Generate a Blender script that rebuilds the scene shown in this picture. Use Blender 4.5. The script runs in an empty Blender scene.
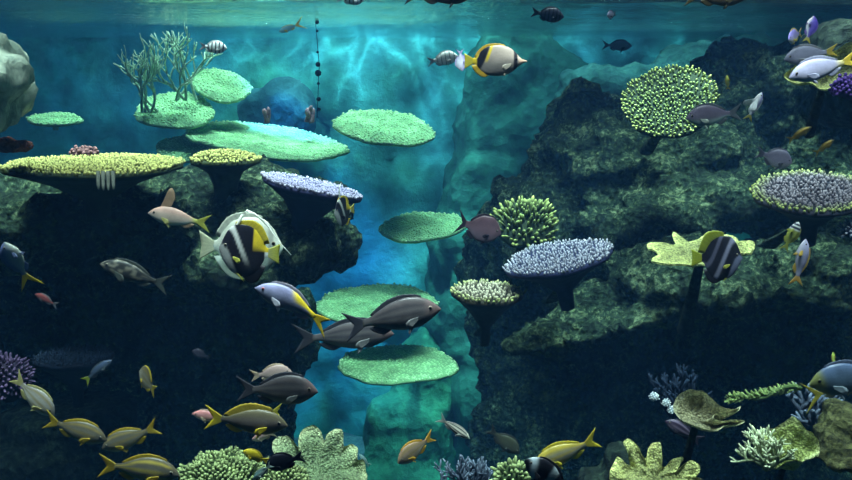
import bpy, bmesh, math, random
import numpy as np
from mathutils import Vector, Matrix, noise

sc = bpy.context.scene
COL = sc.collection
R = math.radians
RNG = random.Random(7)
F = 900.0
PITCH = R(10)
SURF = 0.34

# ------------------------------------------------------------------ camera
cam = bpy.data.cameras.new('camera'); cam_o = bpy.data.objects.new('camera', cam); COL.objects.link(cam_o)
cam.sensor_width = 36; cam.lens = F / 852 * 36; cam.clip_start = 0.05
cam_o.location = (0, 0, 0); cam_o.rotation_euler = (math.pi / 2 - PITCH, 0, 0)
sc.camera = cam_o
sc.view_settings.view_transform = 'Standard'; sc.view_settings.look = 'None'
sc.view_settings.gamma = 1; sc.view_settings.use_curve_mapping = False
sc.view_settings.exposure = 0
sc.cycles.use_denoising = True
sc.cycles.max_bounces = 6; sc.cycles.volume_bounces = 1
sc.cycles.transparent_max_bounces = 8

CR = Vector((1, 0, 0))
CF = Vector((0, math.cos(PITCH), -math.sin(PITCH)))
CU = Vector((0, math.sin(PITCH), math.cos(PITCH)))

def W(px, py, d):
    """point of the tank seen at (px, py), d metres in front of the camera"""
    return CR * ((px - 426) / F * d) + CU * ((240 - py) / F * d) + CF * d

# ------------------------------------------------------------------ helpers
def hexc(r, g, b): return (r, g, b, 1)

def mesh_obj(name, verts, faces, mat, parent=None, smooth=True, attrs=None, colors=None, loc=None):
    me = bpy.data.meshes.new(name)
    me.from_pydata([tuple(v) for v in verts], [], faces)
    if smooth:
        me.polygons.foreach_set('use_smooth', [True] * len(me.polygons))
    if colors is not None:
        a = me.color_attributes.new('paint', 'FLOAT_COLOR', 'POINT')
        a.data.foreach_set('color', np.asarray(colors, dtype=np.float32).ravel())
    for k, vals in (attrs or {}).items():
        a = me.attributes.new(k, 'FLOAT', 'POINT')
        a.data.foreach_set('value', np.asarray(vals, dtype=np.float32))
    if mat: me.materials.append(mat)
    me.update()
    o = bpy.data.objects.new(name, me); COL.objects.link(o)
    if loc is not None: o.location = loc
    if parent: o.parent = parent
    return o

def tag(o, label=None, cat=None, group=None, kind=None):
    if label: o['label'] = label
    if cat: o['category'] = cat
    if group: o['group'] = group
    if kind: o['kind'] = kind
    return o

def empty(name, mat4):
    o = bpy.data.objects.new(name, None); COL.objects.link(o)
    o.empty_display_size = 0.05
    o.matrix_world = mat4
    return o

class NT:
    def __init__(self, name):
        self.m = bpy.data.materials.new(name); self.m.use_nodes = True
        self.t = self.m.node_tree; self.t.nodes.clear()
        self.out = self.t.nodes.new('ShaderNodeOutputMaterial')
    def n(self, typ, **kw):
        nd = self.t.nodes.new(typ)
        for k, v in kw.items():
            if k.startswith('i_'):
                key = k[2:]
                key = int(key) if key.isdigit() else key.replace('_', ' ')
                nd.inputs[key].default_value = v
            else: setattr(nd, k, v)
        return nd
    def l(self, a, b): self.t.links.new(a, b)

def ramp(nt, fac, stops):
    r = nt.n('ShaderNodeValToRGB')
    e = r.color_ramp.elements
    while len(e) < len(stops): e.new(0.5)
    for i, (p, c) in enumerate(stops):
        e[i].position = p; e[i].color = c
    nt.l(fac, r.inputs[0])
    return r.outputs[0]

def rock_material(name, dark, mid, light, scale=6, bump=0.5, rough=0.9, coords='Object'):
    nt = NT(name)
    tc = nt.n('ShaderNodeTexCoord')
    n1 = nt.n('ShaderNodeTexNoise', i_Scale=scale, i_Detail=10.0, i_Roughness=0.65)
    n2 = nt.n('ShaderNodeTexNoise', i_Scale=scale * 6, i_Detail=6.0, i_Roughness=0.7)
    v = nt.n('ShaderNodeTexVoronoi', i_Scale=scale * 4)
    for k in (n1, n2, v): nt.l(tc.outputs[coords], k.inputs['Vector'])
    mx = nt.n('ShaderNodeMath', operation='MULTIPLY_ADD'); nt.l(n2.outputs[0], mx.inputs[0]); mx.inputs[1].default_value = 1.0
    nt.l(n1.outputs[0], mx.inputs[2])
    mh = nt.n('ShaderNodeMath', operation='MULTIPLY'); nt.l(mx.outputs[0], mh.inputs[0]); mh.inputs[1].default_value = .5
    c = ramp(nt, mh.outputs[0], [(0.42, dark), (0.52, mid), (0.66, light)])
    b = nt.n('ShaderNodeBump', i_Strength=bump, i_Distance=0.05)
    ad = nt.n('ShaderNodeMath', operation='ADD'); nt.l(n2.outputs[0], ad.inputs[0]); nt.l(v.outputs[0], ad.inputs[1])
    nt.l(ad.outputs[0], b.inputs['Height'])
    p = nt.n('ShaderNodeBsdfPrincipled', i_Roughness=rough)
    p.inputs['Specular IOR Level'].default_value = 0.15
    nt.l(c, p.inputs['Base Color']); nt.l(b.outputs[0], p.inputs['Normal'])
    nt.l(p.outputs[0], nt.out.inputs[0])
    return nt.m

def coral_material(name, base, tip, rim=None, noise_amt=0.35, scale=40, grain=0):
    """base colour, darkened with painted shade between the branchlets, paler growing tips, own colour at the growing rim"""
    nt = NT(name)
    tc = nt.n('ShaderNodeTexCoord')
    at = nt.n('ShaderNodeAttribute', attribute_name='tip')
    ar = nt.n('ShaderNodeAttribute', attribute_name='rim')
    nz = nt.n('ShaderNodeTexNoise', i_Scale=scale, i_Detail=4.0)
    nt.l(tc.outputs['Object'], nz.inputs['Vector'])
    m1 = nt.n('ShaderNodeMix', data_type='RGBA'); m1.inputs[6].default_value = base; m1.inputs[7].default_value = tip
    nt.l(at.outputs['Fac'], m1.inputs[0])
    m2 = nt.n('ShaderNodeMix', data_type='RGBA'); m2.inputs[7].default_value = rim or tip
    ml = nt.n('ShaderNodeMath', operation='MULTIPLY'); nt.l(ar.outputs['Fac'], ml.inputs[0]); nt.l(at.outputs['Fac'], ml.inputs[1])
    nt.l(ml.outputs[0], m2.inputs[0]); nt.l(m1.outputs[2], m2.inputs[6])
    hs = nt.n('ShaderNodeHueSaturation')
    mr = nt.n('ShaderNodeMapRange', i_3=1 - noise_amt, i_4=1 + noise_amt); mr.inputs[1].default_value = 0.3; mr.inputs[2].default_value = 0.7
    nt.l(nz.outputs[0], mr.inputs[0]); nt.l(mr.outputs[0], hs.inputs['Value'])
    nt.l(m2.outputs[2], hs.inputs['Color'])
    p = nt.n('ShaderNodeBsdfPrincipled', i_Roughness=0.75)
    p.inputs['Specular IOR Level'].default_value = 0.2
    b = nt.n('ShaderNodeBump', i_Strength=0.3, i_Distance=0.01); nt.l(nz.outputs[0], b.inputs['Height'])
    if grain:
        vg = nt.n('ShaderNodeTexVoronoi', i_Scale=150.0); ng = nt.n('ShaderNodeTexNoise', i_Scale=22.0, i_Detail=8.0, i_Roughness=.75)
        for q in (vg, ng): nt.l(tc.outputs['Object'], q.inputs['Vector'])
        sm = nt.n('ShaderNodeMath', operation='MULTIPLY_ADD'); nt.l(vg.outputs[0], sm.inputs[0]); sm.inputs[1].default_value = -.5; nt.l(ng.outputs[0], sm.inputs[2])
        nt.l(sm.outputs[0], b.inputs['Height']); b.inputs['Strength'].default_value = .9; b.inputs['Distance'].default_value = .02
        nt.l(sm.outputs[0], mr.inputs[0]); mr.inputs[1].default_value = .05; mr.inputs[2].default_value = .5; mr.inputs[3].default_value = .45; mr.inputs[4].default_value = 1.35
    nt.l(b.outputs[0], p.inputs['Normal'])
    nt.l(hs.outputs[0], p.inputs['Base Color'])
    nt.l(p.outputs[0], nt.out.inputs[0])
    return nt.m

def fish_material(name, rough=0.42, fin=False):
    nt = NT(name)
    at = nt.n('ShaderNodeAttribute', attribute_name='paint')
    tc = nt.n('ShaderNodeTexCoord')
    v = nt.n('ShaderNodeTexVoronoi', i_Scale=190.0 if not fin else 60.0); nt.l(tc.outputs['Object'], v.inputs['Vector'])
    nz = nt.n('ShaderNodeTexNoise', i_Scale=30.0, i_Detail=3.0); nt.l(tc.outputs['Object'], nz.inputs['Vector'])
    hs = nt.n('ShaderNodeHueSaturation')
    mr = nt.n('ShaderNodeMapRange', i_3=0.82, i_4=1.15); mr.inputs[1].default_value = 0.3; mr.inputs[2].default_value = 0.7
    nt.l(nz.outputs[0], mr.inputs[0]); nt.l(mr.outputs[0], hs.inputs['Value']); nt.l(at.outputs['Color'], hs.inputs['Color'])
    p = nt.n('ShaderNodeBsdfPrincipled', i_Roughness=rough)
    p.inputs['Specular IOR Level'].default_value = 0.35
    b = nt.n('ShaderNodeBump', i_Strength=0.12, i_Distance=0.002); nt.l(v.outputs[0], b.inputs['Height'])
    nt.l(b.outputs[0], p.inputs['Normal']); nt.l(hs.outputs[0], p.inputs['Base Color'])
    if fin:
        tr = nt.n('ShaderNodeBsdfTranslucent'); nt.l(hs.outputs[0], tr.inputs[0])
        mx = nt.n('ShaderNodeMixShader', i_0=0.35); nt.l(p.outputs[0], mx.inputs[1]); nt.l(tr.outputs[0], mx.inputs[2])
        nt.l(mx.outputs[0], nt.out.inputs[0])
    else:
        nt.l(p.outputs[0], nt.out.inputs[0])
    return nt.m

M_BODY = fish_material('fish_skin'); M_FIN = fish_material('fish_fin', 0.5, True)
M_EYE = fish_material('fish_eye', 0.15)
M_ROCK = rock_material('reef_rock', hexc(.010, .018, .013), hexc(.042, .075, .04), hexc(.42, .52, .28), 8, 1.0)
M_ROCK2 = rock_material('dark_reef_rock', hexc(.008, .012, .010), hexc(.022, .034, .024), hexc(.10, .15, .09), 6, .9)
M_PALE = rock_material('pale_limestone', hexc(.26, .34, .28), hexc(.50, .60, .48), hexc(.72, .80, .65), 4, .5)
M_GREENROCK = rock_material('algae_rock', hexc(.04, .04, .02), hexc(.15, .15, .06), hexc(.34, .36, .14), 9, .9)
M_FLOOR = rock_material('tank_sand', hexc(.03, .05, .04), hexc(.07, .10, .08), hexc(.14, .17, .13), 4, .3)

# ------------------------------------------------------------------ water
def build_water():
    # closed body of water with a rippled top; the camera looks through it
    x0, x1, y0, y1, z0 = -8, 8, -0.6, 7.9, -3.4
    nx, ny = 220, 220
    vs, fs = [], []
    for j in range(ny + 1):
        for i in range(nx + 1):
            x = x0 + (x1 - x0) * i / nx; y = y0 + (y1 - y0) * j / ny
            z = SURF + 0.010 * noise.noise(Vector((x * 2.2, y * 4.0, 0))) + 0.005 * noise.noise(Vector((x * 5, y * 9, 3)))
            z -= 0.016 * math.exp(-((y - 3.9 - 0.05 * math.sin(x * 1.3)) / 0.05) ** 2)
            vs.append((x, y, z))
    for j in range(ny):
        for i in range(nx):
            a = j * (nx + 1) + i
            fs.append((a, a + 1, a + nx + 2, a + nx + 1))
    ntop = len(fs)
    border = [i for i in range(nx + 1)] + [(j + 1) * (nx + 1) - 1 for j in range(1, ny + 1)] + \
             [ny * (nx + 1) + i for i in range(nx - 1, -1, -1)] + [j * (nx + 1) for j in range(ny - 1, 0, -1)]
    b0 = len(vs)
    for k in border: vs.append((vs[k][0], vs[k][1], z0))
    n = len(border)
    for k in range(n):
        a, b = border[k], border[(k + 1) % n]
        fs.append((a, b0 + k, b0 + (k + 1) % n, b))
    fs.append(tuple(b0 + k for k in range(n - 1, -1, -1)))
    # clear sides + volume
    def vol(nt):
        ab = nt.n('ShaderNodeVolumeAbsorption', i_Density=ABS_D, i_Color=ABS_C)
        s = nt.n('ShaderNodeVolumeScatter', i_Density=SCA_D, i_Color=SCA_C, i_Anisotropy=0.0)
        a = nt.n('ShaderNodeAddShader'); nt.l(ab.outputs[0], a.inputs[0]); nt.l(s.outputs[0], a.inputs[1])
        nt.l(a.outputs[0], nt.out.inputs['Volume'])
    nt = NT('tank_water'); vol(nt)
    tr = nt.n('ShaderNodeBsdfTransparent'); nt.l(tr.outputs[0], nt.out.inputs[0])
    side = nt.m
    nt = NT('tank_water_surface'); vol(nt)
    tc = nt.n('ShaderNodeTexCoord')
    mp = nt.n('ShaderNodeMapping'); mp.inputs['Scale'].default_value = (1, 1.6, 1); nt.l(tc.outputs['Object'], mp.inputs[0])
    wn = nt.n('ShaderNodeTexNoise', i_Scale=26.0, i_Detail=4.0); nt.l(mp.outputs[0], wn.inputs['Vector'])
    bp = nt.n('ShaderNodeBump', i_Strength=0.8, i_Distance=0.03); nt.l(wn.outputs[0], bp.inputs['Height'])
    gl = nt.n('ShaderNodeBsdfGlossy', i_Roughness=0.06, i_Color=hexc(.9, .95, 1)); nt.l(bp.outputs[0], gl.inputs['Normal'])
    # caustics painted as a bright cell pattern in the surface's transparent colour
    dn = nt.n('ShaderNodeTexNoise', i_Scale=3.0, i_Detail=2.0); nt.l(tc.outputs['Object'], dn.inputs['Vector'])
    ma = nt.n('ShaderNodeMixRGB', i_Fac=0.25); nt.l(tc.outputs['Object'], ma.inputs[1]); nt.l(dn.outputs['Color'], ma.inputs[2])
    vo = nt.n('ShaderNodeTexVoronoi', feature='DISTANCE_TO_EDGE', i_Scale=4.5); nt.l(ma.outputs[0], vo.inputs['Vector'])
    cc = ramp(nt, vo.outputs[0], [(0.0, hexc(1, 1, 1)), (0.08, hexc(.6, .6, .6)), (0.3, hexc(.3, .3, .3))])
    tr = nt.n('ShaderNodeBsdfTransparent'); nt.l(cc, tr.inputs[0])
    lw = nt.n('ShaderNodeLayerWeight', i_Blend=0.5)
    fr = ramp(nt, lw.outputs['Facing'], [(0.0, hexc(.03, .03, .03)), (0.3, hexc(.08, .08, .08)), (0.62, hexc(.95, .95, .95))])
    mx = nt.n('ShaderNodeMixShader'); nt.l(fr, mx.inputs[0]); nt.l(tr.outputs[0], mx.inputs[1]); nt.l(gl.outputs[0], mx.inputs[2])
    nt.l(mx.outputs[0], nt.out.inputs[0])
    o = mesh_obj('water', vs, fs, nt.m)
    o.data.materials.append(side)
    idx = np.zeros(len(fs), dtype=np.int32); idx[ntop:] = 1
    o.data.polygons.foreach_set('material_index', idx)
    o['kind'] = 'structure'

ABS_D, ABS_C = 0.17, hexc(.20, .82, .90)
SCA_D, SCA_C = 0.019, hexc(.14, .42, 1.0)
build_water()

# ------------------------------------------------------------------ tank shell
def grid_wall(name, f, nu, nv, mat):
    vs = [f(i / nu, j / nv) for j in range(nv + 1) for i in range(nu + 1)]
    fs = [(j * (nu + 1) + i, j * (nu + 1) + i + 1, (j + 1) * (nu + 1) + i + 1, (j + 1) * (nu + 1) + i) for j in range(nv) for i in range(nu)]
    o = mesh_obj(name, vs, fs, mat); o['kind'] = 'structure'
    m = o.modifiers.new('thickness', 'SOLIDIFY'); m.thickness = 0.08; m.offset = 0
    return o

def back_mat():
    nt = NT('back_wall_paint')
    tc = nt.n('ShaderNodeTexCoord')
    n1 = nt.n('ShaderNodeTexNoise', i_Scale=0.55, i_Detail=5.0, i_Roughness=0.6); nt.l(tc.outputs['Object'], n1.inputs['Vector'])
    n2 = nt.n('ShaderNodeTexNoise', i_Scale=5.0, i_Detail=8.0, i_Roughness=0.7); nt.l(tc.outputs['Object'], n2.inputs['Vector'])
    c = ramp(nt, n1.outputs[0], [(0.35, hexc(.07, .36, .50)), (0.5, hexc(.09, .44, .46)), (0.62, hexc(.08, .40, .26))])
    hs = nt.n('ShaderNodeHueSaturation'); nt.l(c, hs.inputs['Color'])
    mr = nt.n('ShaderNodeMapRange', i_3=0.65, i_4=1.3); mr.inputs[1].default_value = 0.3; mr.inputs[2].default_value = 0.7
    nt.l(n2.outputs[0], mr.inputs[0]); nt.l(mr.outputs[0], hs.inputs['Value'])
    b = nt.n('ShaderNodeBump', i_Strength=0.5, i_Distance=0.05); nt.l(n2.outputs[0], b.inputs['Height'])
    p = nt.n('ShaderNodeBsdfPrincipled', i_Roughness=0.9); p.inputs['Specular IOR Level'].default_value = 0.1
    nt.l(hs.outputs[0], p.inputs['Base Color']); nt.l(b.outputs[0], p.inputs['Normal']); nt.l(p.outputs[0], nt.out.inputs[0])
    return nt.m
M_BACK = back_mat()
def fb(u, v):
    x = -7.5 + 15 * u; z = -3.3 + 4.0 * v
    y = 7.45 - 0.35 * noise.fractal(Vector((x * .8, z * .5, 1.3)), 1.0, 2.0, 5)
    return (x, y, z)
grid_wall('wall_back', fb, 200, 70, M_BACK)
grid_wall('floor', lambda u, v: (-7.5 + 15 * u, -.5 + 8.2 * v, -3.1 + .12 * noise.noise(Vector((u * 9, v * 7, 0)))), 80, 50, M_FLOOR)
grid_wall('wall_left', lambda u, v: (-7.3, -.5 + 8.2 * u, -3.3 + 4.0 * v), 10, 10, M_BACK)
grid_wall('wall_right', lambda u, v: (7.3, -.5 + 8.2 * u, -3.3 + 4.0 * v), 10, 10, M_BACK)

# ------------------------------------------------------------------ rocks
TEX = {}
def tex(kind, size, depth=3):
    k = (kind, size)
    if k not in TEX:
        t = bpy.data.textures.new('%s_%s' % (kind, size), kind); t.noise_scale = size
        if kind == 'CLOUDS': t.noise_depth = depth
        TEX[k] = t
    return TEX[k]

def ico(sub=3):
    bm = bmesh.new(); bmesh.ops.create_icosphere(bm, subdivisions=sub, radius=1)
    v = np.array([q.co[:] for q in bm.verts]); f = [tuple(q.index for q in p.verts) for p in bm.faces]; bm.free()
    return v, f
ICO3 = ico(3); ICO2 = ico(2)

def rock(name, blobs, mat, label, cat='rock', voxel=0.035, disp=(0.22, 0.10, 0.04), sizes=(.5, .18, .06), group=None):
    """blobs: (px, py, depth, rx_px, ry_px, r_depth_m[, roll_deg]) merged into one craggy surface"""
    V, Fc = [], []
    for b in blobs:
        px, py, d, rx, ry, rd = b[:6]; roll = R(b[6]) if len(b) > 6 else 0
        c = W(px, py, d); a = rx / F * d; h = ry / F * d
        ux = CR * math.cos(roll) + Vector((0, 0, 1)) * math.sin(roll)
        uz = Vector((0, 0, 1)) * math.cos(roll) - CR * math.sin(roll)
        n0 = len(V)
        for v in ICO3[0]:
            q = np.sign(v) * np.abs(v) ** 0.8
            V.append(c + ux * (q[0] * a) + Vector((0, 1, 0)) * (q[1] * rd) + uz * (q[2] * h))
        Fc += [tuple(i + n0 for i in f) for f in ICO3[1]]
    base = Vector((sum(v.x for v in V) / len(V), sum(v.y for v in V) / len(V), min(v.z for v in V)))
    V = [v - base for v in V]
    o = mesh_obj(name, V, Fc, mat, loc=base)
    m = o.modifiers.new('merge', 'REMESH'); m.mode = 'VOXEL'; m.voxel_size = voxel; m.use_smooth_shade = True
    for s, z, k in zip(disp, sizes, ('CLOUDS', 'CLOUDS', 'CLOUDS')):
        dm = o.modifiers.new('crags', 'DISPLACE'); dm.texture = tex(k, z); dm.strength = s; dm.mid_level = 0.5
        dm.texture_coords = 'GLOBAL'
    return tag(o, label, cat, group)

def build_rocks():
    # left reef mass: lit shoulder on its right, ledges, hollow below
    rock('reef_rock', [
        (95, 200, 3.9, 150, 22, .55), (20, 215, 3.8, 130, 22, .5), (270, 215, 3.9, 78, 38, .45), (300, 236, 3.72, 50, 32, .38),
        (150, 215, 3.75, 110, 14, .35, -6), (252, 256, 3.75, 64, 40, .45), (40, 240, 4.0, 120, 20, .5),
        (60, 320, 5.0, 260, 70, .4), (40, 420, 4.9, 250, 90, .4), (205, 400, 4.9, 88, 120, .3), (225, 340, 4.6, 75, 70, .3), (175, 250, 4.4, 110, 50, .4), (110, 300, 4.7, 150, 90, .4)],
        M_ROCK, 'large reef rock with overhanging shoulder under the wide yellow plate coral', disp=(.2, .16, .09), voxel=.026, sizes=(.5, .16, .05))
    rock('reef_rock', [(-28, 92, 2.7, 38, 34, .3), (-26, 62, 2.7, 28, 28, .28), (4, 76, 2.65, 15, 18, .15), (-4, 112, 2.7, 18, 22, .15)], M_PALE,
        'pale grey-green boulder at the tank edge above the yellow plate coral', voxel=.02, disp=(.08, .05, .02), sizes=(.3, .1, .04))
    rock('reef_rock', [(70, 412, 3.9, 65, 12, .25), (45, 450, 3.9, 85, 30, .3), (90, 430, 3.9, 45, 20, .25)], M_ROCK2,
        'low dark mossy rock behind the group of yellow-tailed snappers', voxel=.025, disp=(.1, .06, .03))
    rock('reef_rock', [(8, 146, 3.0, 22, 7, .1)], rock_material('red_rock', hexc(.05, .02, .02), hexc(.18, .06, .05), hexc(.3, .12, .1), 12, .5),
        'small reddish rock lump at the tip of the yellow plate coral', voxel=.012, disp=(.03, .02, .01), sizes=(.1, .05, .02))
    # right reef mass
    rock('reef_rock', [
        (760, 130, 4.6, 160, 50, .5), (650, 160, 4.5, 110, 50, .5), (590, 190, 4.6, 66, 50, .4), (620, 130, 4.8, 70, 36, .4), (545, 225, 4.6, 52, 42, .35),
        (800, 90, 4.5, 100, 40, .5), (700, 200, 4.2, 130, 26, .4, 8), (830, 210, 4.3, 90, 40, .4),
        (528, 330, 5.2, 60, 60, .3), (508, 300, 5.1, 34, 70, .25), (512, 400, 5.2, 40, 110, .25), (500, 258, 4.9, 30, 30, .25), (640, 340, 5.2, 170, 80, .3), (800, 340, 5.1, 150, 90, .3), (570, 430, 5.2, 80, 80, .3), (700, 440, 5.1, 180, 80, .3)],
        M_ROCK, 'large dark reef rock rising behind the round green table coral', disp=(.28, .22, .10), voxel=.03, sizes=(.5, .16, .055))
    rock('reef_rock', [
        (618, 310, 3.8, 92, 14, .3, 21), (668, 272, 3.8, 52, 28, .35, 8), (552, 335, 3.7, 46, 8, .2, 12),
        (760, 280, 3.7, 120, 22, .4, 5), (840, 262, 3.7, 90, 26, .4)],
        M_ROCK, 'long sloping rock ledge lit from above under the lobed yellow coral', voxel=.02, disp=(.16, .14, .08), sizes=(.5, .15, .045))
    rock('reef_rock', [(850, 45, 3.5, 48, 26, .25), (835, 66, 3.5, 36, 22, .25), (855, 105, 3.6, 44, 26, .3)], M_ROCK2,
        'dark rock behind the lavender fish and folded yellow coral', voxel=.025, disp=(.1, .06, .03))
    # behind, seen through the water
    rock('reef_rock', [(515, 140, 7.2, 60, 110, .4), (485, 220, 7.2, 46, 80, .4), (550, 90, 7.2, 70, 40, .4), (475, 310, 7.2, 46, 120, .4), (505, 400, 7.2, 60, 90, .45)],
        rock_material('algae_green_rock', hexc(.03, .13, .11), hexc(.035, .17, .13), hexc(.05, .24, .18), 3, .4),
        'tall hazy green rock column beyond the brown surgeonfish', disp=(.3, .07, .03), voxel=.05)
    rock('reef_rock', [(660, 88, 6.2, 100, 26, .3), (740, 72, 6.2, 90, 34, .3), (600, 110, 6.3, 50, 30, .3)],
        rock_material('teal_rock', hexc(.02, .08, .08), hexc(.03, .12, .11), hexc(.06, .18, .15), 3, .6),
        'hazy teal rock ridge above the round green table coral', disp=(.2, .12, .06), voxel=.05)
    rock('reef_rock', [(410, 450, 7.1, 44, 60, .3), (405, 485, 7.0, 50, 30, .35), (430, 390, 7.2, 36, 60, .3)],
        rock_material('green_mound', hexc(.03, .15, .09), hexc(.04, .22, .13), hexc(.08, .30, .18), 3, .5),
        'hazy green mound under the lowest pale green plate coral', disp=(.2, .1, .05), voxel=.05)
    rock('reef_rock', [(287, 112, 6.95, 26, 34, .25), (262, 120, 7.0, 20, 34, .2)],
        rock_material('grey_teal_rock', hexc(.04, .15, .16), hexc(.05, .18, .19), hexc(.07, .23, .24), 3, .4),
        'hazy blue-grey rock behind the long pale plate coral', disp=(.2, .1, .05), voxel=.05)
    rock('reef_rock', [(620, 468, 3.0, 15, 24, .12), (600, 485, 3.0, 22, 12, .12)], M_ROCK2,
        'small dim mossy rock beside the chunky yellow coral', voxel=.015, disp=(.05, .04, .02), sizes=(.2, .08, .04))

# ------------------------------------------------------------------ corals
def plate_frame(px, py, d, rx, ry, roll):
    c = W(px, py, d); v = c.normalized()
    r = v.cross(Vector((0, 0, 1))).normalized(); u = r.cross(v).normalized()
    ro = R(roll)
    r2 = r * math.cos(ro) + u * math.sin(ro); u2 = u * math.cos(ro) - r * math.sin(ro)
    a = math.asin(min(.98, ry / rx))
    n = u2 * math.cos(a) - v * math.sin(a)
    y = n.cross(r2).normalized()
    m = Matrix((r2, y, n)).transposed().to_4x4(); m.translation = c
    return m, rx / F * d

def outline_fn(seed, amp=.09, k=3):
    def f(th):
        return 1 + amp * noise.noise(Vector((math.cos(th) * 1.3, math.sin(th) * 1.3, seed))) * 2 + amp * .5 * noise.noise(Vector((math.cos(th) * k * 1.6, math.sin(th) * k * 1.6, seed + 9)))
    return f

def plate_coral(px, py, d, rx, ry, roll, mat, label, spacing=.013, nub=(.0045, .014), seed=1, stalk=.35, thick=.05,
                amp=.09, dish=.05, group=None, name='table_coral', cat='coral', splay=.5, stalk_r=.13, ysq=1.0, stalk_dir=(0, 1, -.42)):
    m, Rr = plate_frame(px, py, d, rx, ry, roll)
    root = empty(name, m); tag(root, label, cat, group)
    of = outline_fn(seed, amp)
    rnd = random.Random(seed)
    # plate body : lathe with irregular outline
    prof = [(0.001, -dish * Rr), (.35, -dish * .7 * Rr), (.7, -dish * .3 * Rr), (.93, 0), (1.0, -.006), (.985, -.018), (.8, -thick * .7), (.5, -thick * 1.4), (stalk_r * 1.2, -thick * 2.6), (stalk_r, -thick * 4)]
    n = 64; vs = []; tip = []; rim = []
    for (pr, z) in prof:
        for k in range(n):
            th = 2 * math.pi * k / n
            rr = pr * Rr * (of(th) if pr > .4 else 1 + (of(th) - 1) * pr / .4)
            vs.append((rr * math.cos(th), rr * ysq * math.sin(th), z + .01 * Rr * noise.noise(Vector((rr * 8, th, seed)))))
            tip.append(0.0); rim.append(1 if .9 < pr else 0)
    fs = []
    for a in range(len(prof) - 1):
        for k in range(n):
            fs.append((a * n + k, (a + 1) * n + k, (a + 1) * n + (k + 1) % n, a * n + (k + 1) % n))
    fs.append(tuple(range(n)))
    mesh_obj('plate', vs, fs, mat, root, attrs={'tip': tip, 'rim': rim})
    # stalk down to the rock, following gravity
    if stalk > 0:
        inv = m.to_3x3().inverted()
        down = (inv @ Vector(stalk_dir)).normalized() * stalk
        sv = []; seg = 7
        for s in range(seg + 1):
            t = s / seg
            cc = Vector((0, 0, -thick * 2.2)) + down * t
            rs = Rr * stalk_r * (1.1 - .25 * math.sin(math.pi * t) + .4 * t * t)
            for k in range(14):
                th = 2 * math.pi * k / 14
                q = 1 + .18 * noise.noise(Vector((math.cos(th) * 2, math.sin(th) * 2, t * 3 + seed)))
                sv.append(cc + Vector((rs * q * math.cos(th), rs * q * math.sin(th), 0)))
        sf = [(a * 14 + k, (a + 1) * 14 + k, (a + 1) * 14 + (k + 1) % 14, a * 14 + (k + 1) % 14) for a in range(seg) for k in range(14)]
        mesh_obj('stalk', sv, sf, M_ROCK2, root)  # dark rock tone stands in for the shade that hides the stalk
    # branchlets
    bv, bf, bt, br = [], [], [], []
    s = spacing; nr = int(Rr * 1.25 / (s * .866)) + 1
    S = 5
    for j in range(-nr, nr + 1):
        for i in range(-nr, nr + 1):
            x = (i + .5 * (j % 2)) * s + rnd.uniform(-.33, .33) * s; y = j * s * .866 + rnd.uniform(-.33, .33) * s
            rr = math.hypot(x, y / ysq); th = math.atan2(y / ysq, x); q = rr / (Rr * of(th))
            if q > 1.0 or rnd.random() < .04: continue
            z0 = (-dish * Rr) * (1 - min(1, q / .93) ** 2)
            h = nub[1] * rnd.uniform(.6, 1.25) * (1 if q < .9 else .8); r0 = nub[0] * rnd.uniform(.8, 1.25)
            dx, dy = math.cos(th) * splay * q ** 2 + rnd.uniform(-.22, .22), math.sin(th) * splay * q ** 2 + rnd.uniform(-.22, .22)
            ax = Vector((dx, dy, 1)).normalized()
            e1 = ax.orthogonal().normalized(); e2 = ax.cross(e1)
            b0 = len(bv); base = Vector((x, y, z0 - .003))
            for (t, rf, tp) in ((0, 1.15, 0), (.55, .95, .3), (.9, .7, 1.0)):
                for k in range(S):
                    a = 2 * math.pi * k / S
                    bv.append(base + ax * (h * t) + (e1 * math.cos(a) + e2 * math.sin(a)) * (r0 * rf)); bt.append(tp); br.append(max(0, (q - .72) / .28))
            bv.append(base + ax * (h * 1.05)); bt.append(1.0); br.append(max(0, (q - .72) / .28))
            for L in (0, 1):
                for k in range(S):
                    bf.append((b0 + L * S + k, b0 + L * S + (k + 1) % S, b0 + (L + 1) * S + (k + 1) % S, b0 + (L + 1) * S + k))
            for k in range(S): bf.append((b0 + 2 * S + k, b0 + 2 * S + (k + 1) % S, b0 + 3 * S))
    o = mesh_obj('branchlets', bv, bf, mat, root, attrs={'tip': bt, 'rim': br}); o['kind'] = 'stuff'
    return root

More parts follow.
